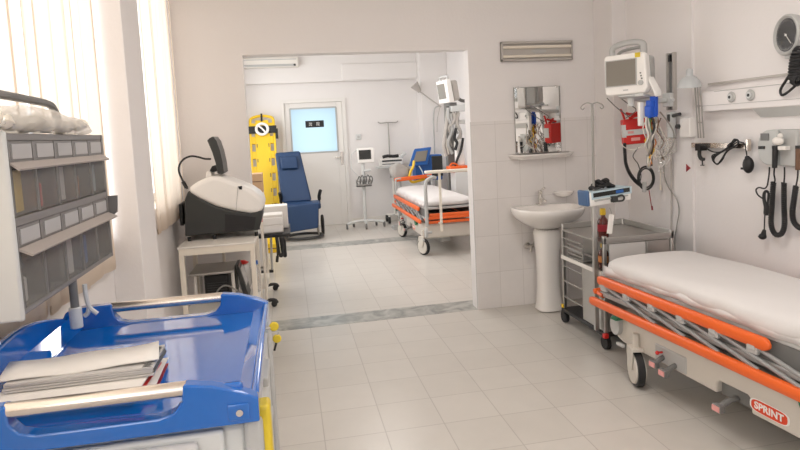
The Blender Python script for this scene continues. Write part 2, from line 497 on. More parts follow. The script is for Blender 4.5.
end_plate(CY1 - .034, CY1).build('tray_end', 'tray_blue', cart, bevel=.006, bseg=3)
for y in (CY0 + .017, CY1 - .017):
    # inner knees of the end plates
    s = 1 if y < 1.6 else -1
    for xa, xb in (((-.215, -.12), (-.675, -.58)) if y < 1.6 else ()):
        k = B(); k.prism([(xa, y, .92), (xa, y + s * .05, .92), (xa, y + s * .016, .975), (xa, y, .975)], (1, 0, 0), xb - xa)
        k.build('tray_corner', 'tray_blue', cart, bevel=.01, bseg=3)
    B().cyl((-.560, y, .977), (-.230, y, .977), .0155, seg=20).build('push_bar', 'warm_chrome', cart)
k = B(); k.box(CX1 - .062, CX1 - .018, CY0 - .004, CY0 + .002, .905, .94); k.build('screw_plate', 'tray_blue', cart, bevel=.005)
B().cyl((CX1 - .038, CY0 - .008, .922), (CX1 - .038, CY0, .922), .007).build('screw', 'chrome', cart)
# keys at the lock
ka, kb = at(274, 326.5, x=CX1 + .022), at(277, 338.5, x=CX1 + .028)
t = thing('key_bunch', 'yellow headed keys hanging from the lock on the side of the blue cart', 'keys', (CX1, ka.y, ka.z))
k = B(); k.cyl(ka - Vector((0, .004, 0)), ka + Vector((0, .004, 0)), .0135, seg=18); p = k.build('key', 'key_yellow', t, bevel=.003)
k = B(); k.cyl((CX1 - .014, ka.y, ka.z - .004), (ka.x - .010, ka.y, ka.z - .002), .005); k.build('key_shaft', 'steel', p)
k = B(); k.cyl(kb - Vector((0, .004, 0)), kb + Vector((0, .004, 0)), .0125, seg=18); p = k.build('key', 'key_yellow', t, bevel=.003)
k = B(); k.cbox((kb.x - .006, kb.y, kb.z - .022), (.006, .003, .026), ry=.3); k.build('key_shaft', 'black', p)
B().tube([ka + Vector((0, -.002, -.01)), ka.lerp(kb, .5) + Vector((.008, -.002, 0)), kb + Vector((0, -.002, .01))], .0015).build('key_ring', 'steel', t)

# papers on the tray
def sheets(c, size, rz, n, dz, jit, m, name, parent, zz):
    b = B()
    for k in range(n):
        b.cbox((c[0] + random.uniform(-jit, jit), c[1] + random.uniform(-jit, jit), zz + dz * (k + .5)), (size[0], size[1], dz * .8), rz + random.uniform(-.02, .02))
    return b.build(name, m, parent, smooth=False)
zz = ZT + .001
def folder(label, c, rz, zz, th, cover, size=(.31, .22)):
    t = thing('folder', label, 'folder', (c[0], c[1], zz), 0, 'folders on the blue tray')
    for z, cm in ((zz, cover), (zz + th, 'paper')):
        B().cbox((c[0], c[1], z + .0008), (size[0], size[1], .0016), rz).build('cover', cm, t, smooth=False)
    Mf = Matrix.Translation((c[0], c[1], zz + th)) @ Matrix.Rotation(rz, 4, 'Z')
    B().box(-size[0] / 2, size[0] / 2, -size[1] / 2 - .002, -size[1] / 2 + .004, -.0025, .0026, Mf).build('edge_trim', 'red', t, smooth=False)
    sheets(c, (size[0] - .012, size[1] - .012), rz, 3, (th - .002) / 3, .002, 'paper', 'page_block', t, zz + .002)
folder('red edged folder lying at the bottom of the paper pile on the blue tray', (-.47, 1.415), .03, zz, .014, 'dark_red', (.30, .20))
folder('white folder with an orange red cover edge in the middle of the paper pile', (-.485, 1.395), -.05, zz + .0172, .013, 'red', (.30, .19))
t = thing('notepad', 'spiral bound white notepad on top of the folders on the blue tray', 'notepad', (-.48, 1.42, zz + .023))
sheets((-.475, 1.432), (.30, .145), .02, 4, .0050, .003, 'paper_grey', 'page_block', t, zz + .0335)
b = B()
for k in range(14):
    y = 1.367 + k * .0094
    b.tube([(-.337 + .016 * math.cos(w), y + .0025 * w / 6, zz + .043 + .012 * math.sin(w)) for w in [i * PI / 4 for i in range(9)]], .0016, 5, sub=2)
b.build('spiral', 'dark_grey_plastic', t)
b = B()
P = [(-.66, 1.50), (-.30, 1.56)]
rows = []
for j in range(3):
    rows.append([(-.64 + .325 * k / 12 - .012 * j, 1.368 + .060 * j + .02 * k / 12, zz + .0575 + (.006 * max(0, k - 8) / 4 + .002 * math.sin(k * .9 + j))) for k in range(13)])
vs = [[b.bm.verts.new(p) for p in r] for r in rows]
for j in range(2):
    for k in range(12): b.bm.faces.new((vs[j][k], vs[j][k + 1], vs[j + 1][k + 1], vs[j + 1][k]))
tag(b.build('paper_sheet', 'paper', thick=.003), 'loose curled white sheets lying over the spiral notepad', 'paper')

# ------------------------------------------------------------------ tilt bin rack
RX, RY0, RY1, RZ0, RZ1 = -.60, 1.43, 2.12, 1.105, 1.512
rack = thing('bin_rack', 'dark grey rack of ten clear tilt bins on a post above the cart', 'rack', (-.61, 1.775, .955))
XB = RX - .115
b = B()
B().box(XB, XB + .006, RY0, RY1, RZ0, RZ1).build('back_panel', 'card', rack, smooth=False)
b.box(XB, RX, RY0, RY1, RZ1 - .018, RZ1)
b.box(XB, RX + .002, RY0, RY1, RZ0, RZ0 + .014)
zm = (RZ0 + RZ1) / 2
b.box(XB, RX + .002, RY0, RY1, zm - .006, zm + .016)
b.box(XB, RX + .004, RY1 - .012, RY1, RZ0, RZ1)
b.build('frame', 'rack_grey', rack, bevel=.003)
B().box(XB - .004, RX + .006, RY0 - .014, RY0, RZ0 - .01, RZ1 + .004).build('side_panel', 'light_grey_plastic', rack, bevel=.006, label='pale grey end panel')
B().prism([(RX + .004, RY1 - .004, zm - .075), (RX + .03, RY1 - .004, zm - .055), (RX + .034, RY1 - .004, zm + .0), (RX + .004, RY1 - .004, zm + .0)], (0, 1, 0), .005).build('end_flap', 'rack_grey', rack, smooth=False)
# hoop around the bag on top
z = RZ1
B().tube([(-.690, 1.25, z + .102), (-.690, 1.44, z + .104), (-.690, 1.80, z + .100), (-.690, 1.95, z + .095), (-.690, 1.99, z + .078), (-.690, 2.01, z + .05), (-.690, 2.013, z - .01)], .0115, 10, sub=5).build('top_hoop', 'dark_grey_plastic', rack)
B().tube([(-.690, 1.25, z + .102), (-.690, 1.24, z + .06), (-.690, 1.30, z - .0), (-.690, 1.44, z - .01)], .0115, 10).build('top_hoop', 'dark_grey_plastic', rack)
# post and socket
b = B(); b.cyl((-.612, 1.775, .975), (-.612, 1.775, RZ0 + .004), .011, seg=16)
b.build('post', 'dark_grey_plastic', rack)
b = B(); b.cyl((-.612, 1.775, .968), (-.612, 1.775, 1.028), .0165, seg=20); b.build('socket', 'light_grey_plastic', rack, bevel=.003)
b = B(); b.tube([(-.59, 1.80, 1.085), (-.588, 1.80, 1.04), (-.582, 1.802, 1.015), (-.565, 1.805, .995)], .0065, 8); b.tube([(-.584, 1.802, 1.02), (-.59, 1.805, 1.0), (-.60, 1.805, .992)], .0065, 8)
b.build('locking_lever', 'light_grey_plastic', rack)
nb = 5; wy = (RY1 - RY0 - .016) / nb
kinds = ['yellow', 'red', 'paper', 'cable_orange', 'pale_blue_plastic', 'paper', 'amber', 'white_enamel', 'medical_blue', 'card']
seen_as = [('box', 'yellow and white medicine box'), ('bottle', 'red capped bottle'), ('box', 'white carton'), ('bottle', 'orange bottle'), ('box', 'pale blue carton'),
           ('bottle', 'white bottle'), ('bottle', 'dark amber bottle'), ('box', 'white packet'), ('box', 'blue packet'), ('bottle', 'grey white bottle')]
order = ['nearest', 'second nearest', 'middle', 'second farthest', 'farthest']
for row in range(2):
    z0, z1 = (zm + .018, RZ1 - .018) if row == 0 else (RZ0 + .014, zm - .006)
    h = z1 - z0
    for k in range(nb):
        ya, yb = RY0 + .004 + wy * k, RY0 + .004 + wy * (k + 1)
        g = .004
        b = B()
        xo = RX + .004
        # clear box: bottom, back, two sides, front
        b.box(XB + .012, xo, ya + g, ya + g + .002, z0 + .002, z1 - .05)
        b.box(XB + .012, xo, yb - g - .002, yb - g, z0 + .002, z1 - .05)
        b.box(xo - .002, xo, ya + g, yb - g, z0 + .002, z1 - .046)
        b.box(XB + .012, xo, ya + g, yb - g, z0 + .001, z0 + .003)
        bn = b.build('bin', 'smoky_plastic', rack, smooth=False)
        b = B(); b.box(xo - .004, xo - .001, ya, ya + .008, z0, z1); b.box(xo - .004, xo - .001, yb - .008, yb, z0, z1); b.box(xo - .008, xo - .003, ya, yb, z1 - .046, z1)
        b.build('bin_frame', 'rack_grey', bn, smooth=False)
        B().box(xo - .003, xo - .0, ya + .016, yb - .016, z1 - .040, z1 - .006).build('label_card', 'bin_card', bn, smooth=False)
        b = B(); lo = .025 if row else .016
        b.prism([(xo - .002, ya, z1 - .046), (xo - .002, ya, z1 - .052), (xo + lo, ya, z1 - .066), (xo + lo + .003, ya, z1 - .062)], (0, 1, 0), yb - ya)
        b.build('lip', 'rack_lip', bn, smooth=False)
        # what is stored in it
        i = row * nb + k
        kind, what = seen_as[i]
        yc = (ya + yb) / 2 + random.uniform(-.005, .005); xc = XB + .068
        hh = random.uniform(.075, .10)
        t = thing('medicine_' + kind, f"{what} in the {order[k]} {'upper' if row == 0 else 'lower'} clear bin", kind, (xc, yc, z0 + .004), 0, 'medicine packs in the clear tilt bins')
        if kind == 'box':
            B().cbox((xc, yc, z0 + .004 + hh / 2), (.06, .08, hh), random.uniform(-.12, .12)).build('carton', kinds[i], t, bevel=.002)
            B().cbox((xc + .027, yc, z0 + .004 + hh * .5), (.003, .03, hh * .4)).build('label_patch', 'paper', t)
        else:
            B().lathe([(.030, 0), (.031, .004), (.031, hh * .6), (.014, hh * .78), (.014, hh * .8)], (xc, yc, z0 + .004), 16).build('bottle_body', kinds[i], t)
            B().cyl((xc, yc, z0 + .004 + hh * .8), (xc, yc, z0 + .004 + hh), .013).build('cap', 'red' if i == 1 else 'white_enamel', t)
# bag of cotton on top of the rack
b = B()
nx, ny = 14, 40
rows = []
for i in range(ny + 1):
    y = 1.36 + (2.04 - 1.36) * i / ny
    e = 1 - abs(i / ny * 2 - 1) ** 3.0
    top = .012 + .056 * (e ** .5) * (1 - .55 * max(0, (i / ny - .35)) ** 1.0)
    ring = []
    for k in range(nx):
        w = 2 * PI * k / nx
        ring.append(Vector((-.620 + .042 * math.cos(w) * (.5 + .5 * e), y, RZ1 + .002 + top * (.5 + .5 * math.sin(w)))))
    rows.append(ring)
b.rings(rows)
for v in b.bm.verts:
    n = noise.noise_vector(v.co * 16) * .014 + noise.noise_vector(v.co * 45) * .010
    v.co += n
    v.co.z = max(v.co.z, RZ1 + .001)
t = thing('cotton_bag', 'crumpled clear plastic bag of cotton lying on the bin rack', 'bag', (-.66, 1.7, RZ1))
bg = b.build('bag_skin', 'bag_plastic', t, sub=1)
b = B()
for k in range(16):
    y = 1.42 + k * .036
    b.ball((-.620 + random.uniform(-.014, .014), y, RZ1 + .022 + random.uniform(0, .008)), random.uniform(.018, .026), (1, 1.5, .8), 12)
for v in b.bm.verts:
    v.co += noise.noise_vector(v.co * 30) * .012; v.co.z = max(v.co.z, RZ1 + .003)
b.build('cotton_filling', 'cream_enamel', t)
# ------------------------------------------------------------------ table and analyser by the partition stub
TX0, TX1, TY0, TY1, TZ = -.705, -.235, 3.81, 4.36, .83
t = thing('equipment_table', 'white metal table under the grey and white diagnostic machine', 'table', ((TX0 + TX1) / 2, (TY0 + TY1) / 2, 0))
B().box(TX0, TX1, TY0, TY1, TZ - .012, TZ).build('tabletop', 'white_enamel', t, bevel=.004)
b = B()
for y in (TY0 + .005, TY1 - .03): b.box(TX0 + .01, TX1 - .01, y, y + .02, TZ - .055, TZ - .012)
for x in (TX0 + .01, TX1 - .03): b.box(x, x + .02, TY0 + .01, TY1 - .01, TZ - .055, TZ - .012)
b.build('apron', 'cream_enamel', t, smooth=False)
SHZ = .40
B().box(TX0 + .01, TX1 - .01, TY0 + .01, TY1 - .01, SHZ - .015, SHZ).build('shelf', 'white_enamel', t, bevel=.004)
for x in (TX0 + .02, TX1 - .02):
    for y in (TY0 + .022, TY1 - .022):
        l = B().box(x - .015, x + .015, y - .015, y + .015, .07, TZ - .012).build('leg', 'cream_enamel', t, bevel=.004)
        w = B(); w.cyl((x - .011, y, .036), (x + .011, y, .036), .035, seg=16); w.build('caster', 'black_rubber', l)
B().tube([(-.49, TY1 - .014, SHZ), (-.49, TY1 - .014, TZ - .05)], .011, sub=0).build('upright', 'cream_enamel', t)

# diagnostic machine
YM = 4.02
def sil(b, pts, y, dep, M=None):
    return b.prism([at(u, v, y=y) for u, v in pts], (0, 1, 0), dep)
base_z = TZ + .022
m = thing('diagnostic_machine', 'grey and white domed diagnostic machine with a tilted thin screen', 'machine', (-.46, 4.28, TZ))
dark = [(185, 236.5), (184.5, 200), (188, 191), (200, 199), (216, 206.5), (234, 211), (250, 213.5), (263, 210), (262, 219), (259, 230)]
b = B(); sil(b, dark, YM, .34)
for v in b.bm.verts: v.co.z = max(v.co.z, base_z)
b.build('base_housing', 'charcoal', m, bevel=.008)
b = B(); sil(b, [(225, 214), (256, 217), (254, 229), (225, 231.5)], YM - .003, .004); b.build('side_plate', 'black', m, smooth=False)
white = [(187.5, 192), (190, 187), (197, 182), (206, 178), (212, 176.3), (219, 176.5), (230, 180.3), (241, 184.5), (251, 188.8), (258, 193.5), (262.5, 198.5), (264, 204), (263.2, 210.5), (257, 213.3), (250, 213.8), (234, 211.3), (216, 206.8), (200, 199.3)]
b = B(); sil(b, white, YM - .006, .352); b.build('hood', 'machine_white', m, bevel=.03, bseg=4, ang=50)
b = B(); b.tube([at(238, 186.5, y=YM - .009), at(237, 198, y=YM - .009), at(236, 211, y=YM - .009)], .0016, 6); b.build('seam', 'grey_plastic', m)
b = B(); sil(b, [(238, 186.5), (242, 186), (242, 189.5), (239.5, 189.5)], YM - .012, .01); b.build('button', 'black', m, smooth=False)
b = B(); sil(b, [(205.5, 179), (206, 172), (209, 170.5), (211.5, 173), (212, 178)], YM + .08, .18); b.build('screen_bracket', 'machine_white', m, bevel=.006)
b = B(); sil(b, [(209.5, 171), (212, 166), (216, 165.5), (217.5, 171), (213, 172)], YM + .11, .10); b.build('hinge', 'black', m, bevel=.004)
scr = [(207, 140.5), (209.5, 138), (213, 136.3), (216.5, 141), (220, 151), (222.5, 162), (224, 173.5), (221, 174.8), (217.3, 173.5), (215.5, 163), (212, 152)]
b = B(); sil(b, scr, YM + .02, .28); s = b.build('screen', 'charcoal', m, bevel=.005)
b = B(); sil(b, [(213.6, 140), (217, 142), (220.5, 152), (223, 163), (223.9, 170), (223.4, 170), (222.2, 163), (219.5, 152), (216, 142.5)], YM + .045, .23); b.build('display', 'screen_dark', s, smooth=False)
b = B(); b.tube([at(211, 159, y=YM + .1), at(205, 158.8, y=YM + .1), at(198, 157, y=YM + .1), at(191, 156.2, y=YM + .1), at(184, 159, y=YM + .1), at(179.5, 165, y=YM + .1), at(179, 172, y=YM + .1), at(183, 181, y=YM + .1), at(187.5, 189, y=YM + .1)], .0065, 8)
b.build('screen_cable', 'black', m)
b = B(); b.cyl(at(183, 181.5, y=YM + .1), at(186.5, 188, y=YM + .1), .012); b.build('cable_plug', 'black', m)
b = B()
for u, v in ((189, 235), (214.5, 233.5), (256, 229)):
    p = at(u, v, y=YM + .02)
    for dy in (0, .28): B().cyl((p.x, YM + .02 + dy, TZ + .0005), (p.x, YM + .02 + dy, base_z + .004), .012).build('rubber_foot', 'black_rubber', m)
b.bm.free()
b = B(); b.box(-.722, -.700, YM + .06, YM + .26, .93, 1.075); b.build('rear_box', 'black', m, bevel=.004)
b = B(); b.tube([at(184, 221, y=4.44), at(178, 223, y=4.44), at(176, 233, y=4.44), at(176.5, 255, y=4.44), at(178, 280, y=4.44), at(179, 300, y=4.44), (-.755, 4.44, .10), (-.755, 4.43, .012), (-.74, 4.30, .009)], .007, 8)
tag(b.build('power_cable', 'black_rubber'), 'black power cable hanging behind the white metal table', 'cable')

# on the lower shelf
p0 = at(190, 276, y=4.040); p1 = at(234, 272, y=4.040)
zt = p0.z + .02
s = thing('weighing_scale', 'silver topped scale on the lower shelf of the white metal table', 'scale', ((p0.x + p1.x) / 2, 4.160, SHZ))
B().box(p0.x, p1.x - .004, 4.000, 4.320, zt - .018, zt).build('plate', 'steel', s, bevel=.006)
for x in (p0.x + .03, p1.x - .01):
    for y in (4.040, 4.280): B().cyl((x, y, SHZ + .001), (x, y, zt - .018), .011).build('stand_leg', 'white_enamel', s)
b = B(); b.box(p0.x + .085, p1.x - .045, 4.050, 4.280, SHZ + .001, zt - .03); k = tag(b.build('battery_box', 'black', bevel=.008), 'black box with vents standing under the silver scale plate', 'box')
b = B()
for j in range(6): b.box(p0.x + .10, p1.x - .05, 4.046, 4.051, SHZ + .05 + j * .016, SHZ + .056 + j * .016)
b.build('vent_slots', 'charcoal', k, smooth=False).name = 'vent_slot_plate'
b = B(); b.tube([at(216, 300, y=4.010), at(217, 292, y=4.010), at(223, 286, y=4.010), at(230, 286.5, y=4.010), at(240, 293, y=4.010), at(246, 299, y=4.010)], .0055, 8)
tag(b.build('grey_hose', 'cable_grey'), 'grey looped hose in front of the black box on the table shelf', 'hose')
b = B(); a = at(235.5, 266, y=4.080); c = at(246, 296, y=4.080)
b.prism([a + Vector((-.006, 0, 0)), a + Vector((.018, 0, .004)), Vector((c.x + .022, 4.080, SHZ + .004)), Vector((c.x - .012, 4.080, SHZ + .001))], (0, 1, 0), .2)
k = tag(b.build('clipboard', 'charcoal', bevel=.004), 'dark clipboard leaning against the silver scale', 'clipboard')
a2 = a + Vector((.018, 0, .004)); c2 = Vector((c.x + .022, 4.080, SHZ + .02))
b = B(); d = (c2 - a2); b.prism([a2 + d * .15 + Vector((.001, .02, 0)), a2 + d * .15 + Vector((.004, .02, .001)), a2 + d * .7 + Vector((.004, .02, .001)), a2 + d * .7 + Vector((.001, .02, 0))], (0, 1, 0), .16)
b.build('paper_slip', 'paper_grey', k, smooth=False)
t = thing('plastic_bottle', 'clear plastic bottle with a dark blue cap at the back of the table shelf', 'bottle', (-.265, 4.25, SHZ))
zc = at(247, 264, y=4.280).z
B().lathe([(.026, 0), (.028, .01), (.028, (zc - SHZ) * .72), (.013, (zc - SHZ) * .9), (.013, zc - SHZ)], (-.268, 4.25, SHZ + .001), 18).build('bottle_body', 'clear_tube', t)
B().cyl((-.268, 4.25, zc), (-.268, 4.25, zc + .025), .017).build('cap', 'medical_blue', t)
t = thing('medicine_bag', 'crumpled bag with a red print behind the silver scale', 'bag', (-.38, 4.300, SHZ))
b = B(); b.ball((-.355, 4.305, SHZ + .105), .1, (.6, .25, 1.05), 18)
for v in b.bm.verts: v.co += noise.noise_vector(v.co * 22) * .010; v.co.z = max(v.co.z, SHZ + .001)
b.build('bag_skin', 'bag_plastic', t)
b = B(); zr = at(236, 262, y=4.260).z
b.ball((-.36, 4.280, zr - .01), .035, (1.2, .5, .5), 12)
for v in b.bm.verts: v.co += noise.noise_vector(v.co * 40) * .012
b.build('red_print', 'red', t)
# tag tied to the pole of the trolley behind
# ------------------------------------------------------------------ trolley behind the stub
VX0, VX1, VY0, VY1, VZ = -.62, -.015, 5.25, 5.85, .640
t = thing('instrument_trolley', 'trolley with a black top and white poles behind the diagnostic machine', 'trolley', ((VX0 + VX1) / 2, (VY0 + VY1) / 2, 0))
B().box(VX0, VX1, VY0, VY1, VZ - .03, VZ).build('tabletop', 'black', t, bevel=.006)
for x in (VX0 + .06, -.255):
    for y in (VY0 + .02, VY1 - .04):
        zt = .90 if (x > -.5 and y < 5.5) else VZ - .03
        if x > -.5 and y < 5.5:
            l = B().cyl((x, VY0 - .012, .05), (x, VY0 - .012, zt), .012).build('leg', 'cream_enamel', t)
        else:
            l = B().cyl((x, y, .05), (x, y, zt), .012).build('leg', 'cream_enamel', t)
        yy = VY0 - .012 if (x > -.5 and y < 5.5) else y
        w = B()
        w.tube([(x - .01, yy, .055), (x + .03, yy, .062), (x + .07, yy, .055), (x + .085, yy, .03)], .016, 8)
        w.cyl((x + .06, yy - .011, .026), (x + .06, yy + .011, .026), .026, seg=14)
        w.build('caster', 'black_rubber', l)
B().box(VX0 + .05, -.24, VY0 + .02, VY1 - .02, .16, .175).build('shelf', 'cream_enamel', t, bevel=.003)
t = thing('drawer_box', 'small white two drawer box on the black topped trolley', 'box', (-.17, 5.38, VZ))
b = B(); b.box(-.30, -.075, 5.30, 5.50, VZ + .001, VZ + .165); b.build('housing', 'white_enamel', t, bevel=.006)
for z0 in (.006, .075):
    B().box(-.295, -.08, 5.288, 5.302, VZ + z0 + .002, VZ + z0 + .066).build('drawer', 'machine_white', t, bevel=.005)
b = B(); b.box(-.33, -.03, 5.56, 5.74, VZ + .001, VZ + .212)
tag(b.build('storage_case', 'paper', bevel=.006), 'tall pale pinkish case standing behind the small white drawer box', 'case')
b = B(); b.box(-.282, -.242, 5.222, 5.226, .76, .845)
k = tag(b.build('pink_tag', 'pink', bevel=.001), 'pink edged tag hanging on the white pole beside the machine', 'tag')
B().box(-.277, -.247, 5.219, 5.223, .77, .83).build('tag_face', 'paper', k, smooth=False)
# suction stand with hose
t = thing('suction_stand', 'thin steel stand with black looped hoses under the black trolley top', 'stand', (-.24, 6.6, 0))
b = B(); b.cyl((-.245, 6.62, .03), (-.225, 6.60, .62), .013); b.build('pole', 'steel', t)
b = B(); b.box(-.55, -.12, 6.52, 6.75, .62, .64); b.build('plate', 'charcoal', t, bevel=.004)
b = B(); b.cyl((-.50, 6.65, .03), (-.50, 6.65, .62), .013); b.build('pole', 'steel', t)
b = B(); b.box(-.52, -.23, 6.60, 6.64, .0, .03); b.build('foot_bar', 'black', t, bevel=.004)
b = B()
for du, ty in ((0, 6.45), (4, 6.5)):
    b.tube([at(276 + du, 234, y=ty), at(277.5 + du, 244, y=ty), at(279 + du, 253, y=ty), at(281.5 + du, 256, y=ty), at(283 + du * .5, 250, y=ty), at(282 + du * .5, 240, y=ty), at(279 + du * .5, 233, y=ty)], .017, 8)
b.build('hose', 'black_rubber', t)
b = B(); b.cyl(at(277.5, 256, y=6.5), at(277, 262, y=6.5), .016); b.cyl(at(276.5, 238, y=6.5), at(277.5, 256, y=6.5), .008); b.build('hose_end', 'black_rubber', t)
# cardboard box on a stool behind
t = thing('cardboard_box', 'brown cardboard box behind the white dome of the machine', 'box', (-.40, 7.0, .88))
cb0 = at(249, 174.5, y=6.9); cb1 = at(263.5, 200, y=6.9)
B().box(cb0.x - .1, cb1.x, 6.9, 7.2, .86, cb0.z).build('carton', 'cardboard', t, bevel=.003)
B().box(cb0.x - .1, cb1.x + .002, 6.898, 6.902, (.86 + cb0.z) / 2 + .02, (.86 + cb0.z) / 2 + .03).build('tape', 'cable_brown', t, smooth=False)
t = thing('supply_cabinet', 'low white cabinet carrying the cardboard box behind the machine', 'cabinet', (-.48, 7.05, 0))
B().box(-.74, -.30, 6.86, 7.26, .02, .858).build('body', 'white_enamel', t, bevel=.005)
for x0, x1 in ((-.73, -.525), (-.515, -.31)):
    d = B().box(x0, x1, 6.845, 6.862, .06, .83).build('door', 'door_white', t, bevel=.004)
    B().box(x1 - .03 if x0 < -.6 else x0 + .015, x1 - .015 if x0 < -.6 else x0 + .03, 6.835, 6.847, .40, .52).build('handle', 'grey_plastic', d, bevel=.003)

# ------------------------------------------------------------------ spine board leaning on the back wall
t = thing('spine_board', 'yellow spine board with black head straps leaning on the back wall', 'stretcher board', (-.37, 9.35, 0))
top = at(261.5, 116, y=9.66); bot = Vector((-.36, 9.12, .02))
ax = (top - bot); Lb = ax.length; ay = ax.normalized(); nx_ = Vector((1, 0, 0)); nz_ = nx_.cross(ay).normalized()
if nz_.y > 0: nz_ = -nz_
Mb = Matrix(((nx_.x, ay.x, nz_.x, bot.x), (nx_.y, ay.y, nz_.y, bot.y), (nx_.z, ay.z, nz_.z, bot.z), (0, 0, 0, 1)))
# outline with handle holes along both edges, built as a grid of strips
W2 = .20
b = B(Mb)
def bx(x0, x1, y0, y1, z0=-.022, z1=.022): b.box(x0, x1, y0, y1, z0, z1)
bx(-W2 + .085, W2 - .085, .02, Lb - .12)
holes = [(.12, .24), (.36, .48), (.60, .72), (.84, .96), (1.08, 1.20), (1.32, 1.44), (1.56, 1.66)]
for s in (-1, 1):
    xa, xb = (W2 - .085, W2 - .06); xo, xe = (W2 - .03, W2)
    def sb(x0, x1, y0, y1): bx(min(s * x0, s * x1), max(s * x0, s * x1), y0, y1)
    sb(W2 - .034, W2, .02, Lb - .12); 
    prev = .02
    for h0, h1 in holes + [(Lb - .12, 0)]:
        sb(W2 - .085, W2 - .034, prev, h0); prev = h1
b.tube([(-W2 + .02, Lb - .13, 0), (-W2 + .03, Lb - .05, 0), (-W2 + .09, Lb - .015, 0), (0, Lb, 0), (W2 - .09, Lb - .015, 0), (W2 - .03, Lb - .05, 0), (W2 - .02, Lb - .13, 0)], .024, 8)
bx(-.10, .10, Lb - .13, Lb - .075)
b.build('board', 'board_yellow', t, bevel=.006)
b = B(Mb)
for k in range(7):
    y = .18 + .24 * k
    for x in (-.09, .09): B(Mb).box(x - .007, x + .007, y, y + .06, .0221, .0228).build('slot_mark', 'cable_brown', t, smooth=False)
b.bm.free()
yh = Lb - .235
b = B(Mb); b.box(-.22, .22, yh - .06, yh + .06, .023, .04); b.box(.20, .24, yh - .16, yh + .01, .024, .034); b.build('head_strap', 'black', t, bevel=.004)
b = B(Mb); b.box(-.015, .015, Lb - .10, Lb + .03, .026, .036); b.build('head_strap', 'black', t, bevel=.004)
b = B(Mb); b.tube([(.088 * math.cos(w), yh + .088 * math.sin(w), .06) for w in [k * PI / 6 for k in range(12)]], .022, 8, closed=True); b.tube([(-.05, yh + .05, .075), (0, yh, .085), (.05, yh - .06, .075)], .014)
b.build('head_block', 'badge_white', t)
# strip of yellow at the foot: folded second board edge
t = thing('tool_case', 'low yellow case on the floor behind the trolley', 'case', (-.38, 8.0, 0))
B().box(-.62, -.20, 7.75, 8.2, .002, .13).build('case_body', 'board_yellow', t, bevel=.01)
B().box(-.62, -.20, 7.745, 8.205, .055, .067).build('case_seam', 'cable_brown', t, smooth=False)

# ------------------------------------------------------------------ blue reclining transport chair
t = thing('recliner_chair', 'dark blue padded wheeled recliner chair in front of the back door', 'chair', (.20, 8.9, 0))
tl, tr = at(275, 154, y=9.05), at(300, 152, y=9.05); sl, sr = at(284, 206, y=8.75), at(318, 201, y=8.75)
def slab(pts, th_vec):
    b = B(); return b.prism(pts, th_vec, 1)
slab([tl, tr, Vector((.315, 8.80, .53)), Vector((-.115, 8.80, .53))], (0, .07, .02)).build('backrest', 'chair_blue', t, bevel=.025, bseg=3)
hl, hr = at(280, 157.5, y=8.95), at(297, 156.5, y=8.95); hb = at(298.5, 168.5, y=8.92); hc = at(281.5, 169.5, y=8.92)
slab([hl, hr, hb, hc], (0, .095, .01)).build('head_pillow', 'chair_blue', t, bevel=.022, bseg=4)
b = B(); b.box(-.10, .43, 8.48, 8.86, .44, .535); b.build('seat', 'chair_blue', t, bevel=.025, bseg=3)
fl, fr = at(284, 207, y=8.46), at(319, 202, y=8.46); gl, gr = at(288, 233, y=8.40), at(318.5, 228, y=8.40)
slab([fl, fr, gr, gl], (0, .07, 0)).build('leg_rest', 'chair_blue', t, bevel=.018, bseg=3)
for x, u, v in ((-.13, 277, 190), (.43, 313, 187)):
    b = B(); b.tube([(x, 8.86, .54), (x, 8.83, .60), (x + (.02 if x > 0 else -.01), 8.78, .68)], .026, 8); b.tube([(x, 8.86, .56), (x, 8.86, .45)], .014, sub=0)
    b.build('armrest', 'black', t)
b = B(); b.tube([(.17 + .27 * math.cos(w), 8.68 + .24 * math.sin(w), .035) for w in [k * PI / 8 for k in range(16)]], .022, 8, closed=True)
b.build('base_ring', 'charcoal', t)
for x in (-.05, .38):
    for y in (8.60, 8.84): B().cyl((x, y, .05), (x, y, .46), .012).build('frame_leg', 'steel_dull', t)
for x in (-.135, .455):
    w = B(); w.tube([(x, 8.86 + .135 * math.cos(a), .155 + .135 * math.sin(a)) for a in [k * PI / 10 for k in range(20)]], .02, 8, closed=True)
    wo = w.build('wheel', 'black_rubber', t)
    w = B(); w.cyl((x - .01, 8.86, .155), (x + .01, 8.86, .155), .125, seg=24); w.build('wheel_disc', 'cable_grey', wo)

# ------------------------------------------------------------------ back wall equipment
t = thing('air_conditioner', 'long white wall mounted unit high on the back wall', 'air conditioner', (-.14, 9.62, 2.64))
b = B(); a = at(243.5, 60, y=9.6); c = at(298.5, 65.5, y=9.6)
b.box(a.x - .1, c.x, 9.58, YB - .09, c.z - .02, c.z + .135); b.build('housing', 'white_enamel', t, bevel=.015, bseg=3)
b = B(); b.box(a.x - .02, c.x - .04, 9.574, 9.584, c.z - .008, c.z + .028); b.build('outlet_slot', 'grey_plastic', t, smooth=False)
b = B(); b.box(a.x - .02, c.x - .03, 9.576, 9.584, c.z + .095, c.z + .107); b.build('top_slot', 'grey_plastic', t, smooth=False)
b = B(); b.cyl((c.x - .06, 9.568, c.z + .01), (c.x - .06, 9.58, c.z + .01), .018); b.build('knob', 'charcoal', t)
b = B(); a = at(358.5, 137, y=9.79); b.box(a.x - .045, a.x + .045, 9.782, YB, a.z - .045, a.z + .045)
k = tag(b.build('wall_socket', 'light_grey_plastic', bevel=.008), 'small square socket on the back wall above the monitor stand', 'socket')
B().cyl((a.x, 9.779, a.z), (a.x, 9.784, a.z), .022).build('socket_face', 'grey_plastic', k)

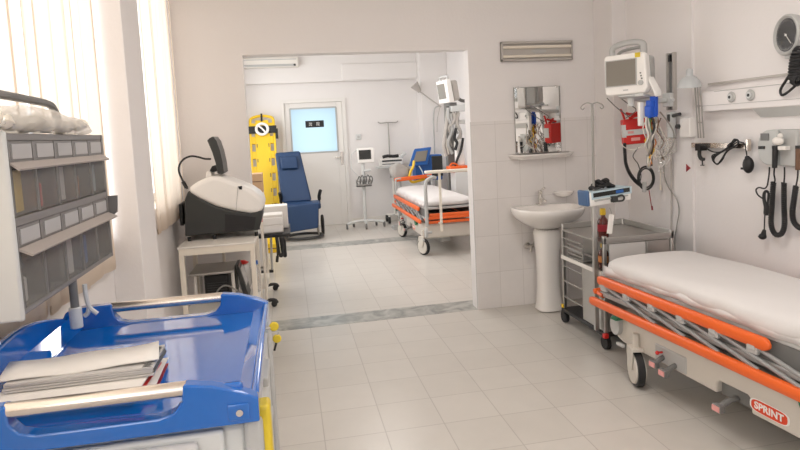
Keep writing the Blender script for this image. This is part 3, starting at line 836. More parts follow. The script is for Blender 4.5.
# monitor on rolling stand
t = thing('monitor_stand', 'patient monitor on a five wheeled stand in front of the back wall', 'monitor stand', (1.17, 9.40, 0))
px_ = 1.15; py_ = 9.24
b = B(); b.cyl((px_, py_, .09), (px_ + .01, py_, 1.03), .026); b.build('pole', 'light_grey_plastic', t)
for k in range(5):
    w = 2 * PI * k / 5 - .35
    e = Vector((px_ + .31 * math.cos(w), py_ + .17 * math.sin(w), .085))
    l = B().tube([(px_, py_, .11), ((px_ + e.x) / 2, (py_ + e.y) / 2, .105), e], .02, 8).build('base_leg', 'light_grey_plastic', t)
    c = B(); c.cyl((e.x - .014, e.y, .042), (e.x + .014, e.y, .042), .042, seg=16); c.build('caster', 'dark_grey_plastic', l)
ml, mr = at(357.2, 148.5, y=9.180), at(375, 162.5, y=9.180)
b = B(); b.box(ml.x, mr.x, 9.180, 9.300, mr.z, ml.z); mo = b.build('monitor', 'machine_white', t, bevel=.015, bseg=3)
sl_, sr_ = at(358.7, 150.3, y=9.170), at(371.3, 159, y=9.170)
b = B(); b.box(sl_.x, sr_.x, 9.173, 9.184, sr_.z, sl_.z); b.build('display', 'screen_dark', mo, smooth=False)
b = B(); b.box(px_ - .11, px_ + .12, 9.150, 9.290, .66, .675)
for x in (px_ - .11, px_ + .115):
    b.box(x, x + .006, 9.150, 9.290, .66, .76)
b.box(px_ - .11, px_ + .12, 9.150, 9.156, .66, .70); b.box(px_ - .11, px_ + .12, 9.150, 9.156, .74, .75)
b.build('basket', 'cable_grey', t, smooth=False)
b = B()
for k in range(5):
    x = px_ - .09 + .045 * k
    b.tube([(x, 9.180, .68), (x - .02, 9.140, .74), (x + .02, 9.150, .82 + .02 * (k % 2)), (x + .05, 9.170, .76), (x + .02, 9.190, .68)], .008, 6)
b.build('cable_loops', 'dark_grey_plastic', t).name = 'cable_loop'
b = B(); b.tube([(ml.x - .0, 9.230, ml.z - .03), (ml.x - .09, 9.230, ml.z - .1), (ml.x - .1, 9.210, .95), (ml.x - .02, 9.180, .84), (px_ - .06, 9.170, .74)], .008, 6); b.tube([(px_ + .02, 9.220, .9), (px_ + .12, 9.220, .91)], .02, sub=0)
b.build('sensor_cable', 'light_grey_plastic', t)

# side shelf with recorder, and IV stand behind it
t = thing('recorder_trolley', 'small trolley carrying a white recorder between the monitor stand and the blue ventilator', 'trolley', (1.66, 9.560, 0))
tl_ = at(380, 167.5, y=9.45); 
b = B(); b.box(tl_.x - .03, tl_.x + .36, 9.410, 9.720, tl_.z - .02, tl_.z + .012); b.build('shelf', 'light_grey_plastic', t, bevel=.004)
xc_ = tl_.x + .23
B().cyl((xc_, 9.57, .10), (xc_, 9.57, tl_.z - .02), .022).build('column', 'white_enamel', t)
for dx, dy in ((-.12, -.12), (.12, -.12), (-.12, .12), (.12, .12)):
    l = B().tube([(xc_, 9.57, .13), (xc_ + dx, 9.57 + dy, .12)], .016, sub=0).build('base_leg', 'white_enamel', t)
    c = B(); c.cyl((xc_ + dx - .016, 9.57 + dy, .056), (xc_ + dx + .016, 9.57 + dy, .056), .055); c.build('caster', 'black_rubber', l)
ivt = at(388, 122.5, y=9.74); ivb = Vector((ivt.x, 9.745, tl_.z - .2))
b = B(); b.cyl(ivb, ivt, .011); b.build('drip_pole', 'steel_dull', t)
b = B(); b.tube([ivt + Vector((-.17, 0, .02)), ivt + Vector((-.13, 0, -.005)), ivt, ivt + Vector((.13, 0, -.005)), ivt + Vector((.17, 0, .02))], .008, 6); b.build('hook_bar', 'steel_dull', t)
zs = tl_.z + .012
t = thing('recorder', 'white flat recorder with black handset on the small trolley', 'recorder', (1.66, 9.560, zs))
b = B(); b.box(tl_.x + .02, tl_.x + .38, 9.440, 9.700, zs + .001, zs + .12); b.build('housing', 'machine_white', t, bevel=.012)
b = B(); b.box(tl_.x + .04, tl_.x + .36, 9.434, 9.442, zs + .075, zs + .10); b.box(tl_.x + .04, tl_.x + .30, 9.436, 9.442, zs + .03, zs + .042); b.build('front_slot', 'charcoal', t, smooth=False)
b = B(); b.tube([(tl_.x + .06, 9.500, zs + .15), (tl_.x + .14, 9.500, zs + .165), (tl_.x + .24, 9.500, zs + .155), (tl_.x + .32, 9.520, zs + .16)], .026, 8); b.build('handset', 'black', t)
b = B(); b.prism([(tl_.x + .30, 9.480, zs + .12), (tl_.x + .44, 9.480, zs + .21), (tl_.x + .46, 9.480, zs + .18), (tl_.x + .36, 9.480, zs + .10)], (0, 1, 0), .12); b.build('cradle', 'light_grey_plastic', t, bevel=.006)

# blue ventilator
t = thing('ventilator', 'blue ventilator with a tilted grey screen behind the far stretcher', 'ventilator', (2.0, 8.9, 0))
P4 = [at(414, 149.5, y=9.02), at(431, 147.5, y=9.02), at(427.5, 165, y=8.94), at(408.5, 166.5, y=8.94)]
b = B(); b.prism(P4, (.03, .09, .01), 1); v = b.build('screen_unit', 'medical_blue', t, bevel=.012)
Q = [at(416.5, 151.5, y=9.005), at(428, 150.2, y=9.005), at(425.3, 161, y=8.945), at(413.2, 162, y=8.945)]
b = B(); b.prism([p + Vector((0, -.006, 0)) for p in Q], (0, .01, 0), 1); b.build('display', 'screen_grey', v, smooth=False)
b = B(); b.box(P4[3].x + .13, P4[1].x + .17, 9.02, 9.28, .70, 1.10); b.build('housing', 'medical_blue', t, bevel=.015)
b = B(); b.box(P4[1].x + .0, P4[1].x + .175, 9.01, 9.04, .76, 1.08); b.build('side_cover', 'charcoal', t, bevel=.01)
b = B(); b.cyl((2.19, 9.16, .08), (2.19, 9.16, .70), .03); b.build('pole', 'grey_plastic', t)
b = B()
for k in range(4):
    w = PI / 4 + k * PI / 2; e = Vector((2.19 + .16 * math.cos(w), 9.15 + .12 * math.sin(w), .075)); b.tube([(2.19, 9.16, .09), e], .02, sub=0); b.cyl((e.x - .012, e.y, .035), (e.x + .012, e.y, .035), .035)
b.build('wheel_base', 'grey_plastic', t)
b = B(); b.tube([at(414, 161, y=8.88), at(413, 167, y=8.84), at(410.5, 172, y=8.8), at(409.5, 178, y=8.80), at(412, 182, y=8.79), at(418, 181, y=8.79), at(425, 179, y=8.79)], .02, 8); b.build('hose', 'yellow', t)
b = B(); b.tube([at(419, 166, y=8.88), at(422, 171, y=8.84), at(424, 177, y=8.8)], .008, 6); b.build('tube', 'pale_blue_plastic', t)
b = B(); a = at(399.5, 172, y=8.88); b.ball(a, .17, (.95, .40, .8), 18)
for q in b.bm.verts:
    q.co += noise.noise_vector(q.co * 9) * .045; q.co.z = max(q.co.z, a.z - .105)
t = thing('grey_bag', 'crumpled grey cloth bag in front of the recorder at the far stretcher head', 'bag', (a.x, a.y, 0))
b.build('bag_body', 'bag_grey', t)
b = B(); b.cyl((a.x, a.y, .05), (a.x, a.y, a.z - .08), .02)
b.box(a.x - .10, a.x + .07, a.y - .05, a.y + .08, a.z - .13, a.z - .112); b.box(a.x - .15, a.x + .15, a.y - .08, a.y + .1, .0, .05)
tag(b.build('pedestal_stool', 'grey_plastic', smooth=False), 'grey pedestal stool under the crumpled cloth bag', 'stool')
# ------------------------------------------------------------------ sink wall
YW = YP - .008
sx = 1.99
t = thing('pedestal_sink', 'white ceramic pedestal washbasin under the small wall mirror', 'sink', (sx, 4.30, 0))
def dshape(hw, front, back, z, n=28):
    """flat at the wall, rounded to the front"""
    pts = []
    for k in range(n):
        w = 2 * PI * k / n
        c, s = math.cos(w), math.sin(w)
        x = hw * math.copysign(abs(c) ** .75, c)
        y = (back if s > 0 else front) * math.copysign(abs(s) ** (.45 if s > 0 else .85), s)
        pts.append(Vector((sx + x, 4.36 + y, z)))
    return pts
bk = YW - 4.36
b = B(); b.rings([dshape(.10, .09, bk, .655), dshape(.17, .16, bk, .69), dshape(.235, .225, bk, .735), dshape(.268, .262, bk, .775), dshape(.278, .275, bk, .80), dshape(.28, .278, bk, .822), dshape(.274, .272, bk - .002, .832),
    dshape(.255, .252, bk - .08, .832), dshape(.243, .24, bk - .09, .822), dshape(.21, .205, bk - .10, .77), dshape(.15, .15, bk - .12, .72), dshape(.05, .05, .03, .70)])
b.build('basin', 'ceramic', t, sub=1, ang=80)
b = B(); rs = []
for z, hw, dp in ((0, .108, .10), (.012, .110, .102), (.05, .098, .09), (.2, .086, .078), (.4, .085, .078), (.58, .10, .092), (.67, .118, .11)):
    rs.append([Vector((sx - .005 + hw * math.copysign(abs(math.cos(w)) ** .7, math.cos(w)), 4.355 + dp * math.copysign(abs(math.sin(w)) ** .7, math.sin(w)), z)) for w in [2 * PI * k / 24 for k in range(24)]])
b.rings(rs); b.build('pedestal', 'ceramic', t, sub=1, ang=80)
b = B(); b.box(sx - .03, sx + .025, 4.45, 4.50, .83, .842); b.cyl((sx, 4.475, .84), (sx, 4.475, .925), .017); b.tube([(sx, 4.475, .875), (sx, 4.43, .885), (sx, 4.385, .872)], .011, 8); b.cyl((sx, 4.475, .925), (sx, 4.47, .945), .019); b.tube([(sx, 4.47, .945), (sx + .012, 4.44, .965), (sx + .016, 4.42, .97)], .007, 8)
b.build('tap', 'chrome', t, bevel=.002)
b = B(); b.cbox((sx + .006, 4.447, .782), (.032, .006, .010)); b.build('overflow', 'dark_grey_plastic', t, smooth=False)
v = at(528.5, 246, y=4.5)
t = thing('water_valve', 'chrome angle valve and hose on the tiles left of the sink pedestal', 'valve', (v.x, YW, v.z))
b = B(); b.cyl((v.x, YW, v.z), (v.x, YW - .012, v.z), .026); b.cyl((v.x, YW, v.z), (v.x, YW - .06, v.z), .011); b.cyl((v.x - .01, YW - .05, v.z), (v.x + .035, YW - .05, v.z + .005), .013); b.cyl((v.x + .01, YW - .05, v.z - .045), (v.x + .01, YW - .05, v.z), .012); b.cyl((v.x - .045, YW - .05, v.z + .004), (v.x - .01, YW - .05, v.z), .017)
b.build('valve_body', 'chrome', t)
b = B(); b.tube([(v.x + .03, YW - .05, v.z + .005), (v.x + .055, YW - .05, v.z + .05), (v.x + .058, YW - .05, v.z + .10), (v.x + .062, YW - .03, v.z + .13)], .008, 8); b.build('hose', 'steel_dull', t)
# mirror
m0, m1 = at(513.3, 87.5, y=YW), at(561, 151.5, y=YW)
t = thing('wall_mirror', 'small frameless rectangular mirror above the white shelf', 'mirror', ((m0.x + m1.x) / 2, YW, m1.z))
B().box(m0.x, m1.x, YW - .010, YW - .002, m1.z, m0.z).build('backing', 'steel_dull', t, smooth=False)
B().box(m0.x + .004, m1.x - .004, YW - .0125, YW - .010, m1.z + .004, m0.z - .004).build('mirror_pane', 'mirror_glass', t, smooth=False)
b = B()
for x in (m0.x + .03, m1.x - .03):
    for z in (m0.z - .005, m1.z + .005): b.box(x - .010, x + .010, YW - .016, YW, z - .009, z + .009)
b.build('clip', 'chrome', t, smooth=False)
s0, s1 = at(509.5, 156.5, y=4.5), at(572, 153, y=4.5)
zc = (s0.z + s1.z) / 2
t = thing('ceramic_shelf', 'white ceramic shelf with rounded rim under the mirror', 'shelf', ((s0.x + s1.x) / 2, YW, zc))
b = B(); mx = (s0.x + s1.x) / 2; hw = (s1.x - s0.x) / 2
def sh(hw_, d, z):
    return [Vector((mx + hw_ * math.copysign(abs(math.cos(w)) ** .5, math.cos(w)), YW - .001 - (d if math.sin(w) < 0 else 0) * abs(math.sin(w)) ** .5, z)) for w in [PI + PI * k / 22 for k in range(23)]] 
b.rings([sh(hw * .93, .10, zc - .022), sh(hw, .13, zc + .002), sh(hw, .13, zc + .012), sh(hw * .96, .12, zc + .012), sh(hw * .93, .112, zc - .004)])
b.build('shelf_body', 'ceramic', t)
b = B(); b.box(mx - .2, mx + .2, YW - .09, YW - .0, zc - .03, zc - .018); b.build('bracket', 'ceramic', t, bevel=.004)
# soap dish
d0 = at(563, 193, y=4.49)
t = thing('soap_dish', 'white scallop soap dish on the wall right of the tap', 'soap dish', (d0.x, YW, d0.z))
b = B(); rs = []
for q, z in ((.35, -.03), (.75, -.018), (1, .006), (1.03, .014), (.93, .012), (.6, -.008)):
    rs.append([Vector((d0.x + .085 * q * math.cos(w) * (1 + .04 * math.cos(6 * w)), YW - .055 + .055 * q * math.sin(w) * 1.0, d0.z + z)) for w in [2 * PI * k / 26 for k in range(26)]])
b.rings(rs); b.build('dish', 'ceramic', t)
# recessed wall fitting above the mirror
v0, v1 = at(501.5, 41.5, y=YP - .04), at(573.5, 59.5, y=YP - .04)
t = thing('wall_vent', 'long grey recessed vent fitting high on the wall above the mirror', 'vent', ((v0.x + v1.x) / 2, YP, v0.z))
B().box(v0.x, v1.x, YP - .012, YP, v1.z, v0.z).build('back_plate', 'vent_grey', t, smooth=False)
for z0, z1 in ((v0.z - .020, v0.z), (v1.z, v1.z + .018)):
    B().box(v0.x, v1.x, YP - .034, YP, z0, z1).build('rail', 'vent_grey', t, bevel=.003)
for x0, x1 in ((v0.x, v0.x + .014), (v1.x - .014, v1.x)):
    B().box(x0, x1, YP - .034, YP, v1.z, v0.z).build('end_cap', 'vent_grey', t, bevel=.003)
for z in (v0.z - .045, v1.z + .038):
    B().cyl((v0.x + .014, YP - .022, z), (v1.x - .014, YP - .022, z), .012).build('tube', 'cream_enamel', t)
B().ball(((v0.x + v1.x) / 2 + .02, YP - .012, (v0.z + v1.z) / 2), .05, (1.3, .05, .35)).build('stain', 'grey_plastic', t, label='dark smudge on the plate')

# ------------------------------------------------------------------ steel cart beside the sink
KX0, KX1, KY0, KY1 = 1.945, 2.45, 3.43, 4.03
kc = thing('steel_cart', 'stainless steel cart with open side shelves between the sink and the stretcher', 'cart', ((KX0 + KX1) / 2, (KY0 + KY1) / 2, 0))
for x in (KX0 + .012, KX1 - .012):
    for y in (KY0 + .012, KY1 - .012):
        B().box(x - .012, x + .012, y - .012, y + .012, .085, .745).build('corner_post', 'steel', kc, bevel=.004)
        w = B(); w.cyl((x - .014, y, .045), (x + .014, y, .045), .044, seg=18); w.box(x - .02, x + .02, y - .02, y + .02, .07, .09)
        w.build('caster', 'black_rubber', kc)
B().box(KX0 - .008, KX1 + .008, KY0 - .008, KY1 + .008, .085, .112).build('base_frame', 'black', kc, bevel=.006)
b = B(); b.box(KX0, KX1, KY0, KY1, .695, .705); b.build('top_shelf', 'steel', kc, smooth=False)
b = B(); b.box(KX0, KX1, KY0, KY0 + .012, .705, .735); b.box(KX1 - .012, KX1, KY0, KY1, .705, .745); b.box(KX0, KX1, KY1 - .012, KY1, .705, .745)
b.build('top_guard', 'steel', kc, bevel=.003)
b = B(); b.box(KX0, KX0 + .16, KY0, KY1, .49, .505); b.build('shelf', 'steel', kc, bevel=.003)
B().box(KX0 - .004, KX0 + .004, KY0, KY1, .485, .512).build('shelf_edge', 'white_enamel', kc, smooth=False)
b = B(); b.box(KX0 + .165, KX1 - .03, KY0 + .014, KY1 - .02, .515, .69); cabx = b.build('cabinet', 'steel_dull', kc, bevel=.003)
b = B(); b.box(KX0 + .045, KX0 + .30, KY0 + .004, KY0 + .016, .52, .69); dd = b.build('drawer_front', 'paper_grey', kc, bevel=.003)
b = B(); b.box(KX0 + .31, KX1 - .03, KY0 + .004, KY0 + .016, .52, .69); b.build('drawer_front', 'steel', kc, bevel=.003)
b = B(); b.box(KX0 + .006, KX0 + .012, KY0 + .02, KY0 + .30, .115, .485); b.box(KX0 + .03, KX1 - .03, KY0 + .006, KY0 + .012, .115, .485); b.build('side_panel', 'steel', kc, smooth=False)
b = B()
for z in (.20, .32, .43, .58, .64): b.cyl((KX0 + .01, KY0 + .3, z), (KX0 + .01, KY1 - .012, z), .005)
b.build('guard_rod', 'cable_grey', kc)
B().box(KX0 - .022, KX0 + .01, KY0 - .03, KY0 + .0, .085, .115).build('brake_pedal', 'red', kc, bevel=.005)
B().box(KX0 - .012, KX0 + .01, KY1 - .02, KY1 + .004, .112, .14).build('corner_cap', 'yellow', kc, bevel=.003)
# instruments lying on the side shelf
t = thing('steel_tray', 'small steel instrument rack on the open side shelf of the steel cart', 'rack', (KX0 + .07, 3.87, .505))
b = B(); b.box(KX0 + .02, KX0 + .13, 3.75, 3.98, .506, .516); b.build('tray', 'steel_dull', t, bevel=.002)
b = B()
for z in (.535, .56, .60): b.cyl((KX0 + .03, 3.75, z), (KX0 + .03, 3.98, z), .006)
for y in (3.755, 3.975): b.cyl((KX0 + .03, y, .516), (KX0 + .03, y, .61), .006)
b.build('rod_frame', 'cable_grey', t)
# IV pole on the cart with pump
PX, PY = 1.922, 3.495
t = thing('infusion_pole', 'steel infusion pole with two curled hooks rising beside the steel cart', 'pole', (PX, PY, .115))
pt = at(592.2, 104, y=PY); pb = Vector((PX, PY, .118))
b = B(); b.box(pb.x - .015, pb.x + .015, PY - .012, PY + .012, .115, .95); b.build('lower_pole', 'steel', t, bevel=.003)
b = B(); b.cyl((pb.x, PY, .95), pt, .008); b.build('upper_pole', 'cable_grey', t)
b = B()
for s in (-1, 1):
    b.tube([pt, pt + Vector((s * .035, 0, .008)), pt + Vector((s * .065, 0, -.004)), pt + Vector((s * .078, 0, -.022)), pt + Vector((s * .066, 0, -.032)), pt + Vector((s * .054, 0, -.022))], .004, 6)
b.build('hook', 'cable_grey', t)
q0, q1 = at(583, 208.5, y=3.44), at(628, 206, y=3.44)
zt0 = at(584, 193, y=3.44).z
t = thing('infusion_pump', 'white and blue infusion pump clamped to the steel pole', 'pump', ((q0.x + q1.x) / 2, 3.50, q0.z))
Mp = Matrix.Translation((q0.x + .055, 3.45, (q0.z + zt0) / 2)) @ Matrix.Rotation(R(8), 4, 'Z') @ Matrix.Rotation(R(-3.5), 4, 'Y')
wp, hp = (q1.x - q0.x) * 1.02, (zt0 - q0.z) * .95
b = B(Mp); b.box(0, wp, 0, .11, -hp / 2, hp / 2); b.build('housing', 'machine_white', t, bevel=.01, bseg=3)
b = B(Mp); b.box(-.020, .006, .004, .106, -hp / 2 + .004, hp / 2 + .012); b.build('side_cap', 'cap_blue', t, bevel=.01)
b = B(Mp); b.box(.025, wp - .012, -.004, .002, hp * .12, hp * .42); dsp = b.build('display', 'screen_dark', t, smooth=False)
b = B(Mp); b.box(.012, wp + .004, -.0025, .003, -hp * .02, hp * .50); b.box(.012, wp - .02, -.002, .112, hp * .5, hp * .52); b.build('display_bezel', 'pale_blue_plastic', t, smooth=False)
b = B(Mp); b.box(wp * .62, wp * .80, -.006, -.003, hp * .16, hp * .36); b.build('readout', 'medical_blue', dsp, smooth=False)
b = B(Mp); b.box(.03, wp * .9, -.012, 0, -hp * .16, -hp * .06); b.build('syringe', 'grey_plastic', t, bevel=.003)
b = B(Mp); b.box(wp * .48, wp * .60, -.03, 0, -hp * .40, hp * .02); b.tube([(wp * .60, -.016, -.005), (wp * .72, -.018, .0), (wp * .78, -.016, -.018), (wp * .74, -.016, -.036), (wp * .6, -.016, -.034)], .007, 6); b.build('clamp', 'charcoal', t, bevel=.003)
top = Mp @ Vector((.06, .055, hp / 2))
b = B()
for k in range(7):
    cx = top.x + .005 + .018 * k; rr = .026 + .006 * math.sin(k * .9)
    b.tube([(cx + .018 * math.cos(w), top.y + .02 * math.sin(w), top.z + .021 + .026 * (k % 3) * .6 + .002 * k + .006 * math.sin(2 * w)) for w in [i * PI / 4 for i in range(8)]], .0095, 7, closed=True)
b.tube([(top.x - .02, top.y, top.z + .012), (top.x + .03, top.y - .03, top.z + .02), (top.x + .10, top.y - .02, top.z + .034), (top.x + .16, top.y + .005, top.z + .02), (top.x + .12, top.y + .03, top.z + .012)], .009, 7)
tag(b.build('coiled_lead', 'black_rubber'), 'black coiled power lead lying on the infusion pump', 'lead')
# hanging paper tag
g0 = at(610.5, 224, y=3.42)
b = B(); M = Matrix.Translation(g0) @ Matrix.Rotation(R(9), 4, 'Y'); b.box(-.018, .018, -.001, .001, -.062, .062, M)
k = tag(b.build('paper_tag', 'paper', smooth=False), 'white paper tag hanging under the infusion pump', 'tag')
b = B(); b.tube([g0 + Vector((.01, 0, .05)), g0 + Vector((.012, .01, .075)), g0 + Vector((.014, .03, .10))], .0015, 5); b.build('string', 'cable_grey', k)
def bottle(label, c, z0, z1, r, body, capm, band):
    t = thing('medicine_bottle', label, 'bottle', (c[0], c[1], z0), 0, 'amber bottles on the steel cart')
    h = z1 - z0
    B().lathe([(r * .92, 0), (r, h * .03), (r, h * .52), (r * .8, h * .62), (r * .42, h * .72), (r * .40, h * .84)], (c[0], c[1], z0), 20).build('bottle_body', body, t)
    B().lathe([(r * .52, h * .78), (r * .55, h * .80), (r * .5, h * .99), (r * .44, h)], (c[0], c[1], z0), 16).build('cap', capm, t)
    B().cyl((c[0], c[1], z0 + h * .22), (c[0], c[1], z0 + h * .46), r * 1.02, seg=20).build('bottle_label', band, t)
bx_ = at(603, 225, y=3.60)
bottle('dark amber bottle with a yellow neck standing on the steel cart top', (bx_.x, 3.60), .706, .900, .037, 'amber', 'yellow', 'dark_red')
bottle('short amber bottle with an orange label on the side shelf of the steel cart', (KX0 + .085, 3.58), .506, .680, .036, 'amber', 'yellow', 'cable_orange')

# ------------------------------------------------------------------ stretchers
def make_stretcher(label, loc, rz, upper_to, lower_to, front):
    t = thing('stretcher', label, 'stretcher', loc, rz, 'orange railed stretchers')
    loc_b = lambda: B()
    def bd(b, n, m, p=t, **k): return b.build(n, m, p, world=False, **k)
    L2, W = .975, .33
    # mattress under a white sheet: rounded rings along the length
    b = B(); rs = []
    nY = 30
    for i in range(nY + 1):
        u = i / nY; y = L2 - .01 - u * 1.93
        e = min(1, u / .07, (1 - u) / .05); e = math.sin(min(1, e) * PI / 2) ** .7
        sag = .012 * math.sin(u * 17) + .01 * math.sin(u * 31 + 1)
        ring = []
        for k in range(24):
            w = 2 * PI * k / 24; c, s = math.cos(w), math.sin(w)
            x = .305 * (.80 + .20 * e) * math.copysign(abs(c) ** .42, c)
            z = math.copysign(abs(s) ** .55, s)
            zz = .607 + (.060 if z > 0 else .045) * z * (.25 + .75 * e) + (.012 * (1 - c * c) * e if z > 0 else 0)
            ring.append(Vector((x, y, zz)))
        rs.append(ring)
    b.rings(rs)
    for v in b.bm.verts:
        v.co += noise.noise_vector(v.co * 5.5) * .010 + noise.noise_vector(v.co * 13) * .007
    mt = bd(b, 'mattress', 'sheet', sub=1, ang=80)
    # loose sheet edge
    b = B(); n = 40
    for sgn in (-1, 1):
        top = []; bot = []
        for i in range(n + 1):
            y = L2 - .05 - 1.82 * i / n
            drop = .010 + .004 * math.sin(i * .8) + .008 * math.sin(i * .23 + 2)
            top.append(Vector((sgn * (.297 + .003 * math.sin(i)), y, .615))); bot.append(Vector((sgn * (.306 + .004 * math.sin(i * 1.3)), y, .575 - drop * .5)))
        vt = [b.bm.verts.new(p) for p in top]; vb = [b.bm.verts.new(p) for p in bot]
        for i in range(n): b.bm.faces.new((vt[i], vt[i + 1], vb[i + 1], vb[i]))
    bd(b, 'sheet_edge', 'sheet', mt, thick=.003)
    # deck
    b = B(); b.box(-.30, .30, -L2 + .02, L2 - .02, .545, .572); bd(b, 'deck', 'grey_plastic', bevel=.006)
    b = B()
    for s in (-1, 1): b.box(s * .285 - .012, s * .285 + .012, -L2 + .02, L2 - .02, .43, .545)
    bd(b, 'deck_side', 'dark_grey_plastic', smooth=False)
    b = B()
    for s in (-1, 1): b.box(s * .30 - .008, s * .30 + .008, -L2 + .02, L2 - .02, .425, .452)
    bd(b, 'deck_rail', 'grey_plastic', bevel=.004)
    for s in (-1, 1):
        ut, lt = (upper_to, lower_to) if s < 0 else (upper_to, lower_to)
        x = s * W
        b = B()
        def bar(z, ya, yb, hh, xx):
            P = []
            for q, (e, hz) in enumerate(((0, .5), (.012, .85), (.03, 1))): P.append((e, hz))
            ys = [(ya, .35), (ya - .012, .8), (ya - .03, 1), (yb + .03, 1), (yb + .012, .8), (yb, .35)]
            b.rings([[Vector((xx + .016 * kx * f, y, z + hh / 2 * kz * f)) for kx, kz in ((-1, -.6), (-.6, -1), (.6, -1), (1, -.6), (1, .6), (.6, 1), (-.6, 1), (-1, .6))] for y, f in ys])
        bar(.532, L2 - .035, ut, .052, x); bd(b, 'upper_rail', 'orange', ang=50)
        b = B(); bar(.397, L2 + .02, lt, .048, x + s * .022); bd(b, 'lower_rail', 'orange', ang=50)
        # folded side guard: slanting bars between the rails
        n = 6
        for k in range(n):
            y0 = L2 - .10 - k * (L2 - .1 - ut) / (n - .6)
            b = B(); b.box(x - .010, x + .010, y0 - .028, y0 + .028, .475, .515); b.box(x - .014, x + .014, y0 - .02, y0 + .02, .49, .53)
            br = bd(b, 'bracket', 'grey_plastic', bevel=.004)
            b = B(); b.cyl((x - s * .002, y0 + .0, .508), (x + s * .008, max(y0 - .46, lt + .02), .416), .0095, seg=10)
            bd(b, 'guard_bar', 'guard_grey')
    # end rails
    for s in (-1, 1):
        y = s * (L2 + .01)
        b = B(); b.tube([(-.30, y - s * .06, .43), (-.30, y, .44), (-.27, y + s * .01, .445), (.27, y + s * .01, .445), (.30, y, .44), (.30, y - s * .06, .43)], .016, 8)
        bd(b, 'end_bumper', 'orange')
    # undercarriage cover with two cut-outs along the side
    prof = [(-.93, .21), (-.91, .19), (-.145, .185), (-.14, .245), (-.125, .26), (.035, .258), (.048, .245), (.052, .195), (.75, .20), (.80, .215), (.84, .26), (.85, .34), (.84, .36), (-.91, .37), (-.93, .35)]
    b = B(); b.prism([(-.297, y, z) for y, z in prof], (1, 0, 0), .594)
    ch = bd(b, 'undercarriage', 'stretcher_beige', bevel=.012, bseg=3)
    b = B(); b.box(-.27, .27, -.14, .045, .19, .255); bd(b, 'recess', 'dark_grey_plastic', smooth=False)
    b = B(); b.box(-.303, .303, .24, .47, .205, .295); bd(b, 'pedal_plate', 'grey_plastic', bevel=.008)
    b = B(); b.box(-.22, .22, -.5, .5, .37, .44); bd(b, 'lift_frame', 'dark_grey_plastic', smooth=False)
    for ya in (-.70, .5):
        b = B(); b.box(-.06, .06, ya, ya + .2, .10, .2); bd(b, 'column_foot', 'grey_plastic', bevel=.01)
    for s in (-1, 1):
        for yy, zz, ln in ((.405, .235, .055), (.315, .225, .07), (-.045, .205, .075)):
            b = B(); b.tube([(s * .27, yy, zz), (s * .31, yy, zz), (s * (.30 + ln), yy, zz - .025)], .014, 8); b.box(s * (.30 + ln) - .014, s * (.30 + ln) + .014, yy - .024, yy + .024, zz - .042, zz - .008)
            pd = bd(b, 'foot_pedal', 'dark_grey_plastic', bevel=.003)
            b = B(); b.cbox((s * (.316 + ln), yy, zz - .025), (.006, .04, .024)); bd(b, 'pedal_tip', 'pink', pd, smooth=False)
        b = B(); b.tube([(s * .29, .41, .262), (s * .33, .41, .264)], .006, sub=0); b.ball((s * .333, .41, .264), .011); bd(b, 'release_knob', 'red')
        b = B(); b.prism([(s * .30, .80, .335), (s * .30, .76, .37), (s * .30, .70, .372), (s * .30, .74, .335)], (s, 0, 0), .05); bd(b, 'side_lever', 'green', bevel=.004)
        b = B(); b.prism([(s * .30, -.50, .36), (s * .30, -.385, .372), (s * .30, -.40, .335), (s * .30, -.45, .29), (s * .30, -.50, .31)], (s, 0, 0), .03); bd(b, 'side_lever', 'green', bevel=.004)
    # badge
    s = -1
    b = B(); rs = []
    hw, hh = .088, .026
    def oval(xx, f): return [Vector((xx, -.235 + (hw * f) * math.copysign(abs(math.cos(w)) ** .45, math.cos(w)), .236 + hh * f * math.copysign(abs(math.sin(w)) ** .6, math.sin(w)))) for w in [2 * PI * k / 32 for k in range(32)]]
    b.rings([oval(-.296, 1.10), oval(-.2995, 1.10)]); bg = bd(b, 'badge', 'badge_white', smooth=False)
    b = B(); b.rings([oval(-.299, 1.0), oval(-.3005, 1.0)]); bd(b, 'badge_field', 'badge_orange', bg, smooth=False)
    cu = bpy.data.curves.new('badge_text', 'FONT'); cu.body = 'SPRINT'; cu.align_x = 'CENTER'; cu.align_y = 'CENTER'; cu.size = .0385; cu.extrude = .0008; cu.offset = .0012; cu.space_character = 1.04
    to = bpy.data.objects.new('tmp_text', cu); COL.objects.link(to)
    me = bpy.data.meshes.new_from_object(to.evaluated_get(bpy.context.evaluated_depsgraph_get()))
    bpy.data.objects.remove(to)
    Mt = Matrix(((0, 0, -1, -.3012), (-1, 0, 0, -.235), (0, 1, 0, .236), (0, 0, 0, 1))) @ Matrix.Diagonal((1.12, 1.1, 1, 1))
    me.transform(Mt); me.materials.clear(); me.materials.append(MATS['badge_white'])
    lo = bpy.data.objects.new('badge_lettering', me); COL.objects.link(lo); lo.parent = bg
    # casters
    for cx, cy, a in (((-.31, .615, -19), (.31, .615, -6), (-.31, -.80, -10), (.31, -.80, -8)) if front else ((-.33, .43, 22), (.33, .43, 10), (-.33, -.90, 25), (.33, -.90, 15))):
        Mc = Matrix.Translation((cx, cy, 0)) @ Matrix.Rotation(R(a), 4, 'Z')
        b = B(Mc); b.cyl((-.017, 0, .1), (.022, 0, .1), .1, seg=32); w = bd(b, 'wheel', 'black_rubber', bevel=.006)
        for xx in ((-.026, -.015), (.02, .03)):
            b = B(Mc); b.lathe([(.001, xx[0]), (.05, xx[0] - .002), (.08, xx[0]), (.084, xx[1])], seg=28, M=Matrix.Translation((0, 0, .1)) @ Matrix.Rotation(PI / 2, 4, 'Y')); bd(b, 'wheel_disc', 'stretcher_beige', w)
